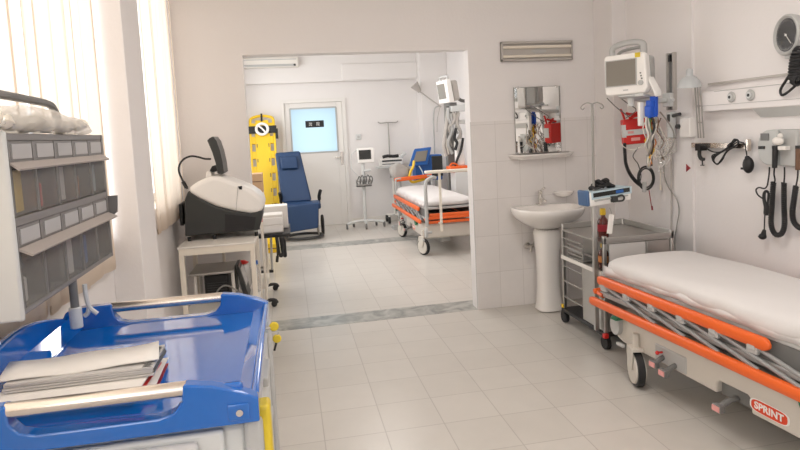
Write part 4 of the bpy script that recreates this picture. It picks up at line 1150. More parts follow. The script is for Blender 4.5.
        b = B(Mc); b.prism([(-.038, y, z) for y, z in ((-.028, .10), (.028, .10), (.05, .19), (.045, .225), (-.045, .225), (-.05, .19))], (1, 0, 0), .009); b.box(-.038, .03, -.045, .045, .205, .226); b.cyl((0, 0, .21), (0, 0, .30), .02); bd(b, 'fork', 'stretcher_beige', bevel=.004)
        b = B(); sg = 1 if cy > 0 else -1; b.lathe([(.004, -.018), (.058, -.014), (.060, .014), (.004, .018)], (cx, cy + sg * .175, .295), 20, M=Matrix.Rotation(PI / 2, 4, 'Y'), sy=.75); b.cyl((cx, cy + sg * .175, .295), (cx * .8, cy + sg * .175, .295), .015); bd(b, 'corner_buffer', 'grey_plastic')
        b = B(); b.cbox((cx - .02, cy + sg * .11, .20), (.02, .06, .018)); bd(b, 'brake_pedal', 'grey_plastic', bevel=.004)
    return t
make_stretcher('orange railed stretcher with a SPRINT badge and white sheet along the right wall', (2.182, 2.31, 0), R(4), -.27, -.90, True)
st2 = make_stretcher('orange railed stretcher in the far room beyond the partition opening', (1.86, 7.72, 0), 0, -.74, -.90, False)
# extras of the far stretcher
b = B(); b.tube([(1.58, 8.70, .45), (1.575, 8.72, .74), (1.60, 8.73, .775), (1.66, 8.73, .78)], .014, 8); b.tube([(2.13, 8.70, .45), (2.135, 8.72, .76), (2.11, 8.73, .795), (2.06, 8.73, .80)], .014, 8); b.build('head_guard_post', 'grey_plastic', st2)
b = B(); b.prism([(1.56, 8.725, .735), (2.14, 8.725, .765), (2.14, 8.725, .825), (1.56, 8.725, .795)], (0, 1, 0), .03); b.build('head_guard', 'orange', st2, bevel=.01)
a = at(427, 222, y=6.70); c = at(430, 180, y=6.70)
b = B(); b.tube([(a.x, 6.70, .36), (a.x, 6.70, .62), (a.x + .002, 6.70, .84), (a.x + .025, 6.70, .90), (a.x + .09, 6.70, .93), (a.x + .13, 6.71, .92)], .022, 10); b.build('push_handle', 'grey_plastic', st2)
b = B(); b.box(1.56, 2.16, 6.715, 6.75, .38, .415); b.box(1.60, 2.16, 6.72, 6.75, .455, .50); b.build('foot_bar', 'orange', st2, bevel=.01)
# arm board clamped to the foot end
t = thing('arm_board', 'cream arm board on a slim post at the foot end of the far stretcher', 'arm board', (1.72, 6.62, .33))
b = B(); b.box(1.54, 2.10, 6.56, 6.66, .985, 1.018); b.build('board', 'cream_enamel', t, bevel=.010, bseg=3)
b = B(); b.box(1.695, 1.725, 6.605, 6.625, .30, .985); b.box(1.695, 1.725, 6.605, 6.714, .38, .40); b.build('post', 'cream_enamel', t, bevel=.004)
# ------------------------------------------------------------------ right wall
def W(u, v, off=0.0): return at(u, v, x=XR - off)
# bed head unit
yA, yK, yE = W(701, 100, .07).y, W(745, 109, .07).y, 1.2
zt_, zb_ = W(701, 92, .07).z, W(701, 112, .07).z
t = thing('bed_head_unit', 'long white bed head unit with two round gas outlets on the right wall', 'wall unit', (XR, 2.4, zb_))
B().box(XR - .07, XR, yE, yA, zb_, zt_).build('duct', 'paint', t, bevel=.006)
b = B(); b.prism([(XR - .068, yE, zb_ + .003), (XR, yE, zb_ + .003), (XR, yE, zb_ - .05), (XR - .012, yE, zb_ - .05)], (0, 1, 0), yK - yE - .05)
b.build('lower_trough', 'light_grey_plastic', t, smooth=False)
b = B(); b.box(XR - .073, XR - .069, yE, yA - .12, zt_ - .008, zt_ - .004); b.box(XR - .073, XR - .069, yE, yA, zb_ + .035, zb_ + .038); b.build('seam', 'grey_plastic', t, smooth=False)
for u, v in ((732, 97), (751, 95)):
    p = W(u, v, .07)
    b = B(); b.lathe([(.004, .001), (.030, .001), (.032, .006), (.026, .012), (.022, .012)], (p.x, p.y, p.z), 24, M=Matrix.Rotation(-PI / 2, 4, 'Y')); o = b.build('gas_outlet', 'grey_plastic', t)
    b = B(); b.cyl((p.x - .010, p.y, p.z), (p.x - .018, p.y, p.z), .018, seg=20); q = b.build('outlet_ring', 'light_grey_plastic', o)
    b = B(); b.cyl((p.x - .018, p.y, p.z), (p.x - .020, p.y, p.z), .009, seg=16); b.build('outlet_hole', 'black', o)
b = B(); z = W(750, 79, .02).z; b.box(XR - .022, XR - .012, yE, W(708, 85, .02).y, z - .006, z + .006)
for y in (1.6, 2.4, 3.2): b.box(XR - .014, XR, y - .01, y + .01, z - .005, z + .005)
tag(b.build('cable_rail', 'vent_grey', smooth=False), 'thin grey rail just above the bed head unit', 'rail')

# instrument rail with clamp lamp
rl, rr = W(694, 146, .03), W(749, 145, .03)
zr = (rl.z + rr.z) / 2
t = thing('wall_rail', 'short metal equipment rail low on the right wall carrying lamp and cable', 'rail', (XR, (rl.y + rr.y) / 2, zr))
B().box(XR - .036, XR - .026, rr.y, rl.y + .02, zr - .016, zr + .016).build('bar', 'warm_chrome', t, bevel=.002)
for y in (rr.y + .03, rl.y - .03): B().box(XR - .028, XR, y - .012, y + .012, zr - .012, zr + .012).build('wall_bracket', 'chrome', t, smooth=False)
B().box(XR - .05, XR - .025, rr.y - .012, rr.y + .006, zr - .03, zr + .04).build('end_stop', 'warm_chrome', t, bevel=.003)
t = thing('desk_lamp', 'grey spring arm lamp clamped to the wall rail', 'lamp', (XR - .05, 3.44, zr))
lb, lt2 = W(700, 141, .06), W(697.5, 88, .10)
b = B()
for du in (-2.2, 0.3, 3.2):
    p, q = W(700.5 + du, 138, .06), W(697 + du, 86, .10); b.cyl(p, q, .0045, seg=8)
for f in (.3, .62):
    p, q = W(698.3, 138, .06).lerp(W(694.8, 86, .10), f), W(703.7, 138, .06).lerp(W(700.2, 86, .10), f); b.cyl(p, q, .004, seg=6)
b.build('spring_arm', 'steel_dull', t)
hc = W(689.5, 80, .14)
Ml = Matrix.Translation(hc) @ Matrix.Rotation(R(-6), 4, 'Y') @ Matrix.Rotation(R(10), 4, 'X')
b = B(); b.lathe([(.072, -.040), (.069, -.028), (.058, -.004), (.040, .016), (.024, .026), (.020, .03), (.019, .062), (.015, .07), (.004, .072)], hc, 28, M=Ml.to_3x3().to_4x4()); b.build('lamp_shade', 'lamp_grey', t, ang=50)
b = B(); b.tube([hc + Vector((.01, 0, .02)), hc + Vector((.04, -.01, .0)), W(697, 87, .10)], .010, 8); b.build('head_joint', 'lamp_grey', t)
b = B(); c = W(701, 147, .05); b.cbox((c.x, c.y, c.z), (.05, .05, .045)); b.tube([(c.x - .01, c.y, c.z - .01), (c.x - .012, c.y, c.z - .05), (c.x - .008, c.y - .012, c.z - .075), (c.x, c.y - .03, c.z - .078)], .012, 8); b.cyl((c.x - .01, c.y - .025, c.z - .115), (c.x - .01, c.y - .025, c.z - .065), .004); b.cyl((c.x - .01, c.y - .025, c.z - .118), (c.x - .01, c.y - .025, c.z - .113), .014); b.build('clamp', 'black', t, bevel=.004)
# black cable with adapter
t = thing('power_adapter', 'bundled black cable with a plug adapter hanging from the wall rail', 'adapter', (XR - .05, 3.1, zr))
b = B()
b.tube([W(704, 146, .05), W(709, 150, .045), W(714, 152, .05), W(720, 152, .06), W(727, 149, .07), W(733, 145, .07), W(738, 142, .06), W(744, 143, .05)], .004, 6)
for k, (o1, o2) in enumerate(((0, 0), (1, .8), (-.8, 1.4), (1.6, -.6))):
    b.tube([W(713.5 - o1 * .5, 160 + o2, .05), W(714 - o1, 156 + o2, .06), W(719, 153 + o2 * .6, .055 + .004 * k), W(727 + o2, 148 + o1 * .6, .06 + .004 * k), W(735 + o1, 140 - o2 * .5, .06), W(738.5, 142.5 + o1 * .4, .06), W(735, 146 + o2 * .4, .065), W(727, 151 + o1 * .5, .07), W(721 + o2, 160 + o1 * .5, .06), W(717, 164.3 - o2 * .3, .05)], .0042, 6, closed=True)
b.build('cable', 'black_rubber', t)
b = B(); b.cyl(W(729.5, 146.5, .075), W(732, 144.8, .075), .016); b.build('cable_tie', 'black', t)
b = B(); b.tube([W(745, 143, .05), W(746, 150, .05), W(747, 157, .05)], .004, 6); p = W(748.3, 165, .05); b.ball(p, .046, (.6, .72, 1.05), 20); b.cyl(W(747, 156, .05), W(747.6, 160, .05), .010, .018); b.cbox(W(742.5, 168.5, .05), (.012, .02, .012)); b.build('adapter_body', 'black', t, bevel=.012, bseg=3)
b = B(); b.box(XR - .006, XR, W(688, 168).y - .018, W(688, 168).y + .018, W(688, 168).z - .022, W(688, 168).z + .022)
b.bm.free(); b = B(); p = W(688, 168, .022); b.prism([(XR - .022, p.y + .020, p.z + .026), (XR - .022, p.y - .022, p.z), (XR - .022, p.y + .020, p.z - .026)], (1, 0, 0), .004)
tag(b.build('wall_sticker', 'dark_red', smooth=False), 'small dark red triangle sticker on the right wall below the lamp clamp', 'sticker')

# diagnostic set on the wall
t = thing('diagnostic_set', 'grey wall diagnostic set with black handles and coiled cords', 'diagnostic set', (XR, 2.82, 1.3))
yl, ym, yr = W(758, 148, .05).y, W(778, 148, .05).y, W(795.5, 148, .05).y
zt2, zb2 = W(778, 129.5, .05).z, W(778, 166, .05).z
# left housing with rounded outer side
b = B(); poly = []
for k in range(13):
    w = -PI / 2 + PI * k / 12
    poly.append((XR - .055, ym + .035 + (yl - ym - .035) * max(0, math.cos(w)) ** .6, (zt2 + zb2) / 2 + (zt2 - zb2) / 2 * math.sin(w)))
b.prism([(XR - .055, ym, zb2)] + poly + [(XR - .055, ym, zt2)], (1, 0, 0), .055); b.build('transformer', 'set_grey', t, bevel=.008, bseg=3)
B().box(XR - .045, XR, yr, ym - .002, zb2, zt2).build('handle_rest', 'grey_plastic', t, bevel=.008)
p = W(764.5, 137, .058); B().box(p.x - .001, p.x + .004, p.y - .028, p.y + .028, p.z - .02, p.z + .02).build('display', 'dark_grey_plastic', t, smooth=False)
p = W(761.5, 147.5, .058); B().box(p.x - .002, p.x + .004, p.y - .022, p.y + .022, p.z - .008, p.z + .008).build('switch', 'black', t, smooth=False)
b = B(); p = W(778, 141, .08); b.ball(p, .029, (.8, 1.15, .8), 18); b.ball(p + Vector((-.005, -.02, .028)), .014); q = W(784, 148, .07); b.cbox(q, (.03, .05, .02)); b.build('otoscope_head', 'paper', t)
for n, (u0, v0, u1, v1, mm) in enumerate(((775.5, 146, 774.5, 168, 'black'), (799, 146, 798, 170, 'cable_brown'))):
    b = B(); b.cyl(W(u0, v0, .075), W(u1, v1, .075), .0155, .013); h = b.build('handle', mm, t, bevel=.003)
    b = B(); b.cyl(W(u0, v0 - .5, .075), W(u0, v0 + 2.5, .075), .017); b.build('grip', 'black', h)
for P in ([W(769.5, 167, .03), W(769, 175, .03), W(767.5, 185, .035)], [W(774.5, 168, .075), W(774, 174, .06), W(775, 180, .05), W(774, 183, .05)], [W(784.5, 167, .03), W(784.5, 176, .035), W(784, 183, .04)], [W(798, 170, .07), W(797.5, 178, .06), W(796, 186, .05)]):
    B().tube(P, .0045, 6).build('straight_cord', 'black_rubber', t)
b = B()
b.coil([W(773.5, 182, .05), W(772.5, 195, .05), W(771.8, 208, .05), W(771, 222, .05), W(773, 231, .05), W(777, 235, .05), W(782, 233, .05), W(784.5, 224, .05), W(784, 205, .05), W(784, 183, .05)], .0095, .0055, 60, 6, 8)
b.build('coiled_cord', 'black_rubber', t)
b = B(); b.coil([W(796, 186, .05), W(794, 200, .05), W(792.5, 212, .05), W(794, 222, .05), W(800, 228, .05), W(806, 226, .05), W(809, 214, .05), W(809, 190, .05)], .0095, .0055, 55, 6, 8); b.build('coiled_cord', 'black_rubber', t)
# mains lead with plug
t = thing('mains_lead', 'tied black mains lead with a round plug hanging below the diagnostic set', 'lead', (XR - .04, 2.9, 1.0))
b = B(); b.tube([W(768.5, 178, .035), W(767, 186, .04), W(764, 188.5, .05), W(759, 187.5, .05), W(756, 190, .05), W(758, 195, .05), W(763, 199, .05), W(767, 205, .05), W(766, 213, .05)], .0042, 6)
for o_ in (0, 1.2, 2.2, 3):
    b.tube([W(763 + o_ * .7, 199, .045 + o_ * .004), W(763.5 + o_ * .6, 193, .05), W(766.5, 190.5 + o_ * .5, .055), W(769 - o_ * .3, 194, .05), W(768 - o_ * .2, 203, .055), W(768.5 - o_ * .5, 213.5, .05), W(764.5 + o_ * .4, 214, .05), W(764.5 + o_ * .7, 207, .05)], .0042, 6, closed=True)
b.tube([W(765, 213, .05), W(764.5, 222, .05), W(764.3, 232, .05)], .004, 6); b.build('cord', 'black_rubber', t)
b = B(); b.cyl(W(764.4, 230, .05), W(763, 236, .05), .009, .016); b.ball(W(762.5, 236.5, .05), .020, (1, 1.1, .9), 14); b.cyl(W(761, 237, .05), W(758.5, 236.5, .05), .005); b.build('plug', 'black', t)
# blood pressure dial
dc = W(786.5, 35, .10)
t = thing('pressure_dial', 'large round blood pressure dial with a dark glass face on the right wall', 'dial', (XR, dc.y, dc.z))
Md = Matrix.Rotation(-PI / 2, 4, 'Y') 
Md = Matrix.Rotation(R(-12), 4, 'Z') @ Md
b = B(); b.lathe([(.06, -.06), (.098, -.045), (.105, -.01), (.105, .004), (.098, .010), (.088, .006), (.084, .0)], dc, 40, M=Md); b.build('casing', 'grey_plastic', t, ang=40)
b = B(); b.lathe([(.001, .0015), (.05, .0015), (.086, .0005)], dc, 40, M=Md); fc = b.build('dial_face', 'dial_dark', t)
b = B()
for k in range(31):
    w = R(225 - 9 * k); r0, r1 = (.066, .078) if k % 5 == 0 else (.071, .078)
    M = Matrix.Translation(dc) @ Md @ Matrix.Rotation(w, 4, 'Z'); b.box(r0, r1, -.0008, .0008, .0025, .0032, M)
b.build('scale_mark', 'grey_plastic', fc, smooth=False)
b = B(); M = Matrix.Translation(dc) @ Md @ Matrix.Rotation(R(222), 4, 'Z'); b.box(-.012, .064, -.0018, .0018, .004, .005, M); b.cyl(dc + Md @ Vector((0, 0, .002)), dc + Md @ Vector((0, 0, .007)), .006); b.build('needle', 'badge_white', fc, smooth=False)
b = B(); b.lathe([(.001, .010), (.06, .0095), (.088, .007)], dc, 40, M=Md); b.build('glass_cover', 'window_glass', t)
b = B(); b.cbox(dc + Vector((.055, .0, -.09)), (.09, .05, .06)); b.box(XR - .03, XR, dc.y - .05, dc.y + .05, dc.z - .14, dc.z + .06); b.build('wall_mount', 'light_grey_plastic', t, bevel=.006)
b = B(); b.coil([W(800, 50, .10), W(797, 55, .12), W(795, 66, .125), W(794.5, 78, .125), W(799, 82, .125)], .022, .0075, 13, 7, 10); b.build('coiled_tube', 'black_rubber', t)
b = B(); b.tube([W(797, 84, .12), W(790, 76, .11), W(785, 82, .10), W(780.5, 90, .09), W(782, 95, .09), W(788, 92, .10), W(795, 86, .12)], .007, 8); b.build('tube_loop', 'black_rubber', t)

# vertical channel with monitor arm
ch_y = W(671.5, 80, .03).y
ct, cb = W(671.5, 52.5, .04), W(672, 110, .04)
t = thing('wall_channel', 'vertical aluminium mounting channel on the right wall beside the monitor', 'channel', (XR, ch_y, cb.z))
b = B(); b.box(XR - .045, XR, ch_y - .040, ch_y - .026, cb.z, ct.z); b.box(XR - .045, XR, ch_y + .026, ch_y + .040, cb.z, ct.z); b.box(XR - .012, XR, ch_y - .04, ch_y + .04, cb.z, ct.z); b.build('channel_body', 'vent_grey', t, bevel=.002)
b = B(); b.box(XR - .03, XR - .012, ch_y - .022, ch_y + .022, cb.z + .0, ct.z - .002); b.build('channel_slot', 'dark_grey_plastic', t, smooth=False)
b = B(); b.box(XR - .047, XR - .028, ch_y - .01, ch_y + .01, ct.z - .06, ct.z - .015); b.build('slot_stop', 'black', t, smooth=False)
# monitor
MC = Vector((2.285, 3.66, 1.785))
rz = R(-55)
t = thing('patient_monitor', 'white patient monitor with carrying handle on a wall arm above the red box', 'monitor', MC, rz)
def md(b, n, m, p=t, **k): return b.build(n, m, p, world=False, **k)
b = B(); b.prism([(-.14, -.06, -.125), (-.145, -.06, .115), (-.13, -.06, .13), (.115, -.06, .13), (.135, -.06, .115), (.15, -.06, -.10), (.13, -.06, -.135), (-.125, -.06, -.14)], (0, 1, 0), .075); md(b, 'front_case', 'machine_white', bevel=.012, bseg=3)
b = B(); b.prism([(-.12, .012, -.12), (-.12, .012, .115), (.135, .012, .115), (.142, .012, -.10)], (0, 1, 0), .10); b.prism([(-.10, .10, -.10), (-.10, .10, .09), (.10, .10, .09), (.10, .10, -.09)], (0, 1, 0), .04); md(b, 'rear_case', 'grey_plastic', bevel=.02, bseg=3)
b = B(); b.box(-.125, .075, -.064, -.056, -.075, .09); sc_ = md(b, 'screen', 'screen_grey', smooth=False)
b = B()
for x0, x1, z0, z1 in ((-.131, -.125, -.081, .096), (.075, .081, -.081, .096), (-.125, .075, -.081, -.075), (-.125, .075, .09, .096)): b.box(x0, x1, -.066, -.056, z0, z1)
md(b, 'screen_bezel', 'grey_plastic', sc_, smooth=False)
b = B(); b.cyl((.108, -.075, -.068), (.108, -.058, -.068), .016, seg=20); md(b, 'control_knob', 'grey_plastic')
b = B()
for k in range(3): b.cyl((.105 + .004 * k, -.063, -.005 - .018 * k), (.105 + .004 * k, -.058, -.005 - .018 * k), .0055)
md(b, 'button', 'dark_grey_plastic')
b = B(); b.box(.072, .105, -.065, -.0585, .098, .128); md(b, 'sticker', 'key_yellow', smooth=False)
b = B(); b.box(-.012, .022, -.063, -.059, -.112, -.104); md(b, 'maker_plate', 'grey_plastic', smooth=False)
b = B(); b.tube([(-.10, -.01, .115), (-.105, -.01, .165), (-.085, -.01, .19), (-.02, -.01, .205), (.06, -.01, .203), (.10, -.005, .188), (.105, 0, .15), (.10, 0, .115)], .019, 10, flat=1.2)
b.tube([(.06, -.01, .198), (.08, .07, .20), (.06, .11, .185), (-.02, .12, .18), (-.09, .10, .165), (-.09, .03, .125)], .011, 8); md(b, 'carrying_handle', 'grey_plastic')
b = B(); b.prism([(.03, -.05, -.135), (.12, -.05, -.135), (.12, .08, -.15), (.03, .08, -.15)], (0, 0, -1), .02); b.prism([(-.05, -.06, -.14), (.06, -.06, -.14), (.07, .02, -.15), (-.06, .02, -.15)], (0, 0, -1), .012); md(b, 'mount_plate', 'light_grey_plastic', bevel=.004)
b = B(); b.prism([(.142, -.03, -.03), (.16, .02, -.03), (.21, .02, -.13), (.185, -.03, -.14)], (0, 0, -1), .03); md(b, 'side_flap', 'machine_white', bevel=.006)
# arm from monitor to channel
t = thing('monitor_bracket', 'white jointed arm holding the patient monitor from the wall channel', 'bracket', (XR - .05, ch_y, 1.63))
b = B(); b.tube([(2.30, 3.66, 1.63), (2.45, 3.70, 1.605), (2.56, ch_y, 1.60), (XR - .05, ch_y, 1.60)], .018, 10); b.cyl((2.30, 3.66, 1.57), (2.30, 3.66, 1.635), .02); b.build('arm_link', 'light_grey_plastic', t)
b = B(); b.box(XR - .075, XR - .044, ch_y - .042, ch_y + .042, 1.555, 1.65); b.cyl((XR - .06, ch_y - .06, 1.60), (XR - .06, ch_y + .06, 1.60), .014); b.build('slider', 'light_grey_plastic', t, bevel=.006)
# white cylinder (probe holder) below the monitor
p = at(640.5, 105, y=3.60); q = at(640, 126, y=3.60)
b = B(); b.box(p.x - .016, p.x + .016, 3.585, 3.615, q.z, p.z + .02); tag(b.build('probe_holder', 'machine_white', bevel=.006), 'white upright probe holder between the red box and the blue clips', 'holder')
# red box and its straps
MR = Matrix.Translation(at(634, 131, y=3.86)) @ Matrix.Rotation(R(-20), 4, 'Z') @ Matrix.Rotation(R(-3), 4, 'Y')
t = thing('red_case', 'red monitor cuff case with a grey label hanging under the patient monitor', 'case', MR.translation)
b = B(MR); b.box(-.078, .078, -.03, .06, -.092, .088); b.build('case_body', 'red', t, bevel=.008)
b = B(MR); b.box(-.079, .079, -.034, -.029, -.028, .012); b.box(-.081, -.060, -.032, .03, -.04, .05); b.build('label_band', 'light_grey_plastic', t, smooth=False)
b = B(MR); b.box(-.03, .03, -.0345, -.0295, -.068, -.046); b.box(-.05, -.01, -.0355, -.030, -.015, .002); b.build('label_print', 'pink', t, smooth=False)
b = B(MR); b.tube([(-.06, -.01, .088), (-.072, -.01, .135), (-.085, -.01, .165)], .008, 6); b.tube([(-.05, -.01, .13), (0, -.01, .118), (.03, -.01, .13)], .010, 6); b.tube([(-.03, -.01, .09), (.02, -.01, .108), (.06, -.01, .10)], .012, 6); b.build('red_strap', 'red', t)
b = B(); a_ = at(607, 98, y=3.80); b.tube([a_, at(616, 107, y=3.81), at(628, 116, y=3.82)], .0035, 6); b.tube([at(618, 96, y=3.80), at(627, 103, y=3.81), at(636, 110, y=3.81), at(626, 118, y=3.82)], .0035, 6); b.build('hanging_cord', 'dark_grey_plastic', t)
# black strap down from the case
b = B(); P = [at(624.5, 143, y=3.86), at(625, 154, y=3.86), at(626, 164, y=3.87), at(629.5, 173, y=3.88), at(635, 180.5, y=3.89), at(640.5, 185, y=3.90), at(643.5, 186.5, y=3.90)]
b.tube(P, .019, 8, flat=.62); k = tag(b.build('black_strap', 'black'), 'broad black strap hanging from the red case', 'strap')
# ring of cable with clip
b = B()
for f in (1, .82):
    b.tube([at(646 + 8 * f * math.cos(w), 178 + 11.5 * f * math.sin(w), y=3.88 + .01 * math.sin(3 * w)) for w in [i * PI / 8 for i in range(16)]], .0075 if f == 1 else .005, 7, closed=True)
t2 = thing('hose_ring', 'grey black looped hose hanging beside the black strap', 'hose', at(646, 178, y=3.88))
b.build('loop', 'charcoal', t2)
B().cyl(at(644.5, 182, y=3.87), at(644.3, 192, y=3.87), .015).build('connector', 'grey_plastic', t2); B().cyl(at(648.5, 155, y=3.86), at(649, 168, y=3.87), .016).build('connector', 'grey_plastic', t2)
b = B(); b.tube([at(649, 190, y=3.88), at(650.5, 200, y=3.88), at(651.8, 208, y=3.88)], .003, 6); b.cyl(at(651.8, 206, y=3.88), at(652.3, 210, y=3.88), .006); b.build('sensor_tip', 'dark_red', t2)
# cable bundle
t = thing('cable_bundle', 'bundle of coloured monitor cables held by blue clips under the monitor', 'cables', at(652, 120, y=3.56))
b = B()
for u0, v0, w_, h_, rz_ in ((650, 104, .035, .05, 0), (649.5, 111, .045, .07, .3), (654, 100, .028, .05, .6), (654.5, 109, .028, .09, 0), (651.5, 116, .065, .025, 0)):
    b.cbox(at(u0, v0, y=3.55), (w_, .05, h_), rz_)
b.build('blue_clip', 'clip_blue', t, bevel=.008)
cols = ['cable_white', 'cable_grey', 'cable_white', 'cable_orange', 'cable_white', 'cable_green', 'cable_brown', 'cable_grey', 'black', 'cable_white', 'yellow', 'cable_orange', 'cable_white', 'dark_red', 'cable_grey', 'cable_white', 'cable_brown']
rng = random.Random(3)
for i, cm in enumerate(cols):
    u = 646 + i * .72
    b = B(); yy = 3.54 + rng.uniform(-.03, .05)
    uu = 649.5 + rng.uniform(-1.6, 2.4)
    P = [at(u, 117, y=yy)]
    for v in (126, 136, 146): P.append(at(u + rng.uniform(-3.5, 3.5) + (uu - u) * (v - 117) / 45, v, y=yy + rng.uniform(-.02, .02)))
    P.append(at(uu, 156, y=3.58)); P.append(at(uu - .5 + rng.uniform(-1, 1), 166, y=3.58))
    b.tube(P, .0055 if cm != 'black' else .008, 6); b.build('cable', cm, t)
for pts, r_c, cm in (([(648, 118), (643, 128), (647, 140), (652, 150), (650, 162)], .004, 'cable_white'), ([(655, 119), (648, 130), (656, 142), (650, 154), (652, 164)], .004, 'cable_orange'), ([(658, 116), (653, 127), (660, 138), (655, 150), (656, 160)], .0045, 'cable_white'), ([(646, 122), (654, 131), (645, 141), (654, 149), (649, 158)], .004, 'yellow'), ([(661, 118), (657, 130), (664, 142), (660, 150), (664, 160)], .004, 'cable_brown'), ([(657, 120), (662, 132), (668, 146), (665, 155), (657, 157), (651, 155)], .0035, 'cable_white'), ([(660, 112), (668, 122), (674, 134), (672, 148), (665, 156)], .005, 'cable_grey'), ([(643, 145), (634, 150), (624, 147), (618, 140)], .003, 'cable_white'), ([(638, 148), (633, 156), (638, 164), (641, 175), (640, 182)], .003, 'charcoal')):
    b = B(); b.tube([at(u, v, y=3.57) for u, v in pts], r_c, 6); b.build('cable', cm, t)
b = B()
for i in range(15):
    u, v = 661 + rng.uniform(-5, 9), 128 + rng.uniform(0, 26)
    b.tube([at(u, v, y=3.57), at(u + rng.uniform(-4, 6), v + 6, y=3.58), at(u + rng.uniform(-5, 5), v + 13, y=3.57), at(u + rng.uniform(-3, 3), v + 20, y=3.58)], .006, 6)
b.build('clear_tubing', 'clear_tube', t)
# thin lines running down from it
b = B(); b.tube([W(663, 145, .03), W(664, 160, .035), W(664.5, 176, .035), W(669, 188, .035), W(677, 200, .035), W(679, 212, .035), W(676.5, 228, .035), W(675, 250, .035), (XR - .035, 3.6, .05)], .004, 6)
tag(b.build('wall_lead', 'cable_grey'), 'thin grey lead curving down the right wall behind the steel cart', 'lead')
b = B(); b.tube([W(671, 112, .03), W(671.5, 150, .03), W(671.5, 200, .03), W(671.5, 250, .03), (XR - .03, ch_y, .05)], .006, 6)
tag(b.build('wall_conduit', 'vent_grey'), 'thin straight conduit running down the wall below the aluminium channel', 'conduit')
b = B(); p = W(660.5, 165, .035); b.tube([W(660, 156, .035), W(660.5, 172, .035), W(660.5, 186, .035)], .0035, 6); b.cyl(W(660.5, 185, .035), W(660.5, 190, .035), .008)
tag(b.build('pull_cord', 'cream_enamel'), 'cream pull cord with a small bell shaped grip on the right wall', 'cord')
# vacuum regulator on the channel foot
t = thing('flow_regulator', 'clear and chrome regulator mounted at the foot of the wall channel', 'regulator', W(672, 125, .06))
b = B(); p = W(671, 120, .06); b.cbox(p, (.05, .05, .11)); b.cyl(W(671, 127, .06), W(671.5, 138, .06), .028, seg=18); b.build('body', 'light_grey_plastic', t, bevel=.008)
b = B(); b.cyl(W(672.5, 116, .06), W(680, 114, .07), .012); b.cbox(W(668.5, 118, .09), (.012, .02, .05)); b.build('valve', 'charcoal', t, bevel=.003)
b = B(); b.cyl(W(671.5, 138, .06), W(671, 152, .06), .034, seg=20); b.build('jar', 'clear_tube', t)
p = W(686, 127, .035)
t = thing('wall_box', 'small white box with a dark knob on the right wall left of the lamp', 'wall box', (XR, p.y, p.z))
B().box(XR - .05, XR, p.y - .055, p.y + .05, p.z - .07, p.z + .06).build('housing', 'machine_white', t, bevel=.008)
B().cyl((XR - .07, p.y + .052, p.z + .005), (XR - .07 + .03, p.y + .052, p.z + .005), .016).build('knob', 'charcoal', t, bevel=.003)
# ------------------------------------------------------------------ far room, right hand side
t = thing('patient_monitor', 'white patient monitor on an arm seen past the partition edge', 'monitor', at(446, 92, y=7.4), R(-80))
b = B(); b.prism([(-.16, -.05, -.14), (-.15, -.05, .15), (.15, -.05, .15), (.16, -.05, -.14)], (0, 1, 0), .07); md2 = lambda b, n, m, **k: b.build(n, m, t, world=False, **k)
Mt2 = Matrix.Rotation(R(8), 4, 'X')
b.bm.transform(Mt2); md2(b, 'front_case', 'machine_white', bevel=.012)
b = B(); b.box(-.125, .09, -.055, -.048, -.08, .11); b.bm.transform(Mt2); md2(b, 'screen', 'screen_grey', smooth=False)
b = B(); b.prism([(-.14, .02, -.13), (-.14, .02, .13), (.14, .02, .13), (.14, .02, -.13)], (0, 1, 0), .10); b.bm.transform(Mt2); md2(b, 'rear_case', 'vent_grey', bevel=.03, bseg=3)
b = B(); b.tube([(-.10, -.0, .14), (-.10, .0, .19), (.10, .0, .19), (.10, .0, .14)], .014, 8); b.bm.transform(Mt2); md2(b, 'carrying_handle', 'grey_plastic')
b = B(); b.tube([(0, .12, -.05), (.05, .20, -.12), (.08, .30, -.12)], .022, 8); b.box(-.06, .09, .0, .1, -.18, -.14); md2(b, 'mount_arm', 'dark_grey_plastic')
t = thing('examination_lamp', 'small grey lamp on a thin slanting arm beside the far monitor', 'lamp', at(441, 107, y=9.42))
h0, h1 = at(413, 86.5, y=9.42), at(441, 107, y=9.42)
b = B(); b.cyl(h0.lerp(h1, .16), h1, .010); b.build('arm', 'vent_grey', t)
d = (h1 - h0).normalized()
b = B(); b.cyl(h0 + Vector((.02, 0, .03)), h0 + d * .14, .075, .03, seg=18); b.build('lamp_head', 'vent_grey', t)
b = B(); b.tube([at(439, 106, y=9.42), at(434.5, 109, y=9.42), at(433.5, 120, y=9.42), at(434, 135, y=9.42), at(435, 165, y=9.42)], .012, 8); b.build('upright', 'grey_plastic', t)
b = B(); b.tube([at(440.5, 105, y=9.42), at(437.5, 118, y=9.42), at(437, 132, y=9.42)], .006, 6); b.build('lamp_cord', 'vent_grey', t)
b = B(); f0 = at(435, 165, y=9.42); b.cyl((f0.x, 9.42, .03), f0, .014); b.cyl((f0.x, 9.42, .0), (f0.x, 9.42, .035), .07, seg=24); b.build('stand', 'grey_plastic', t)
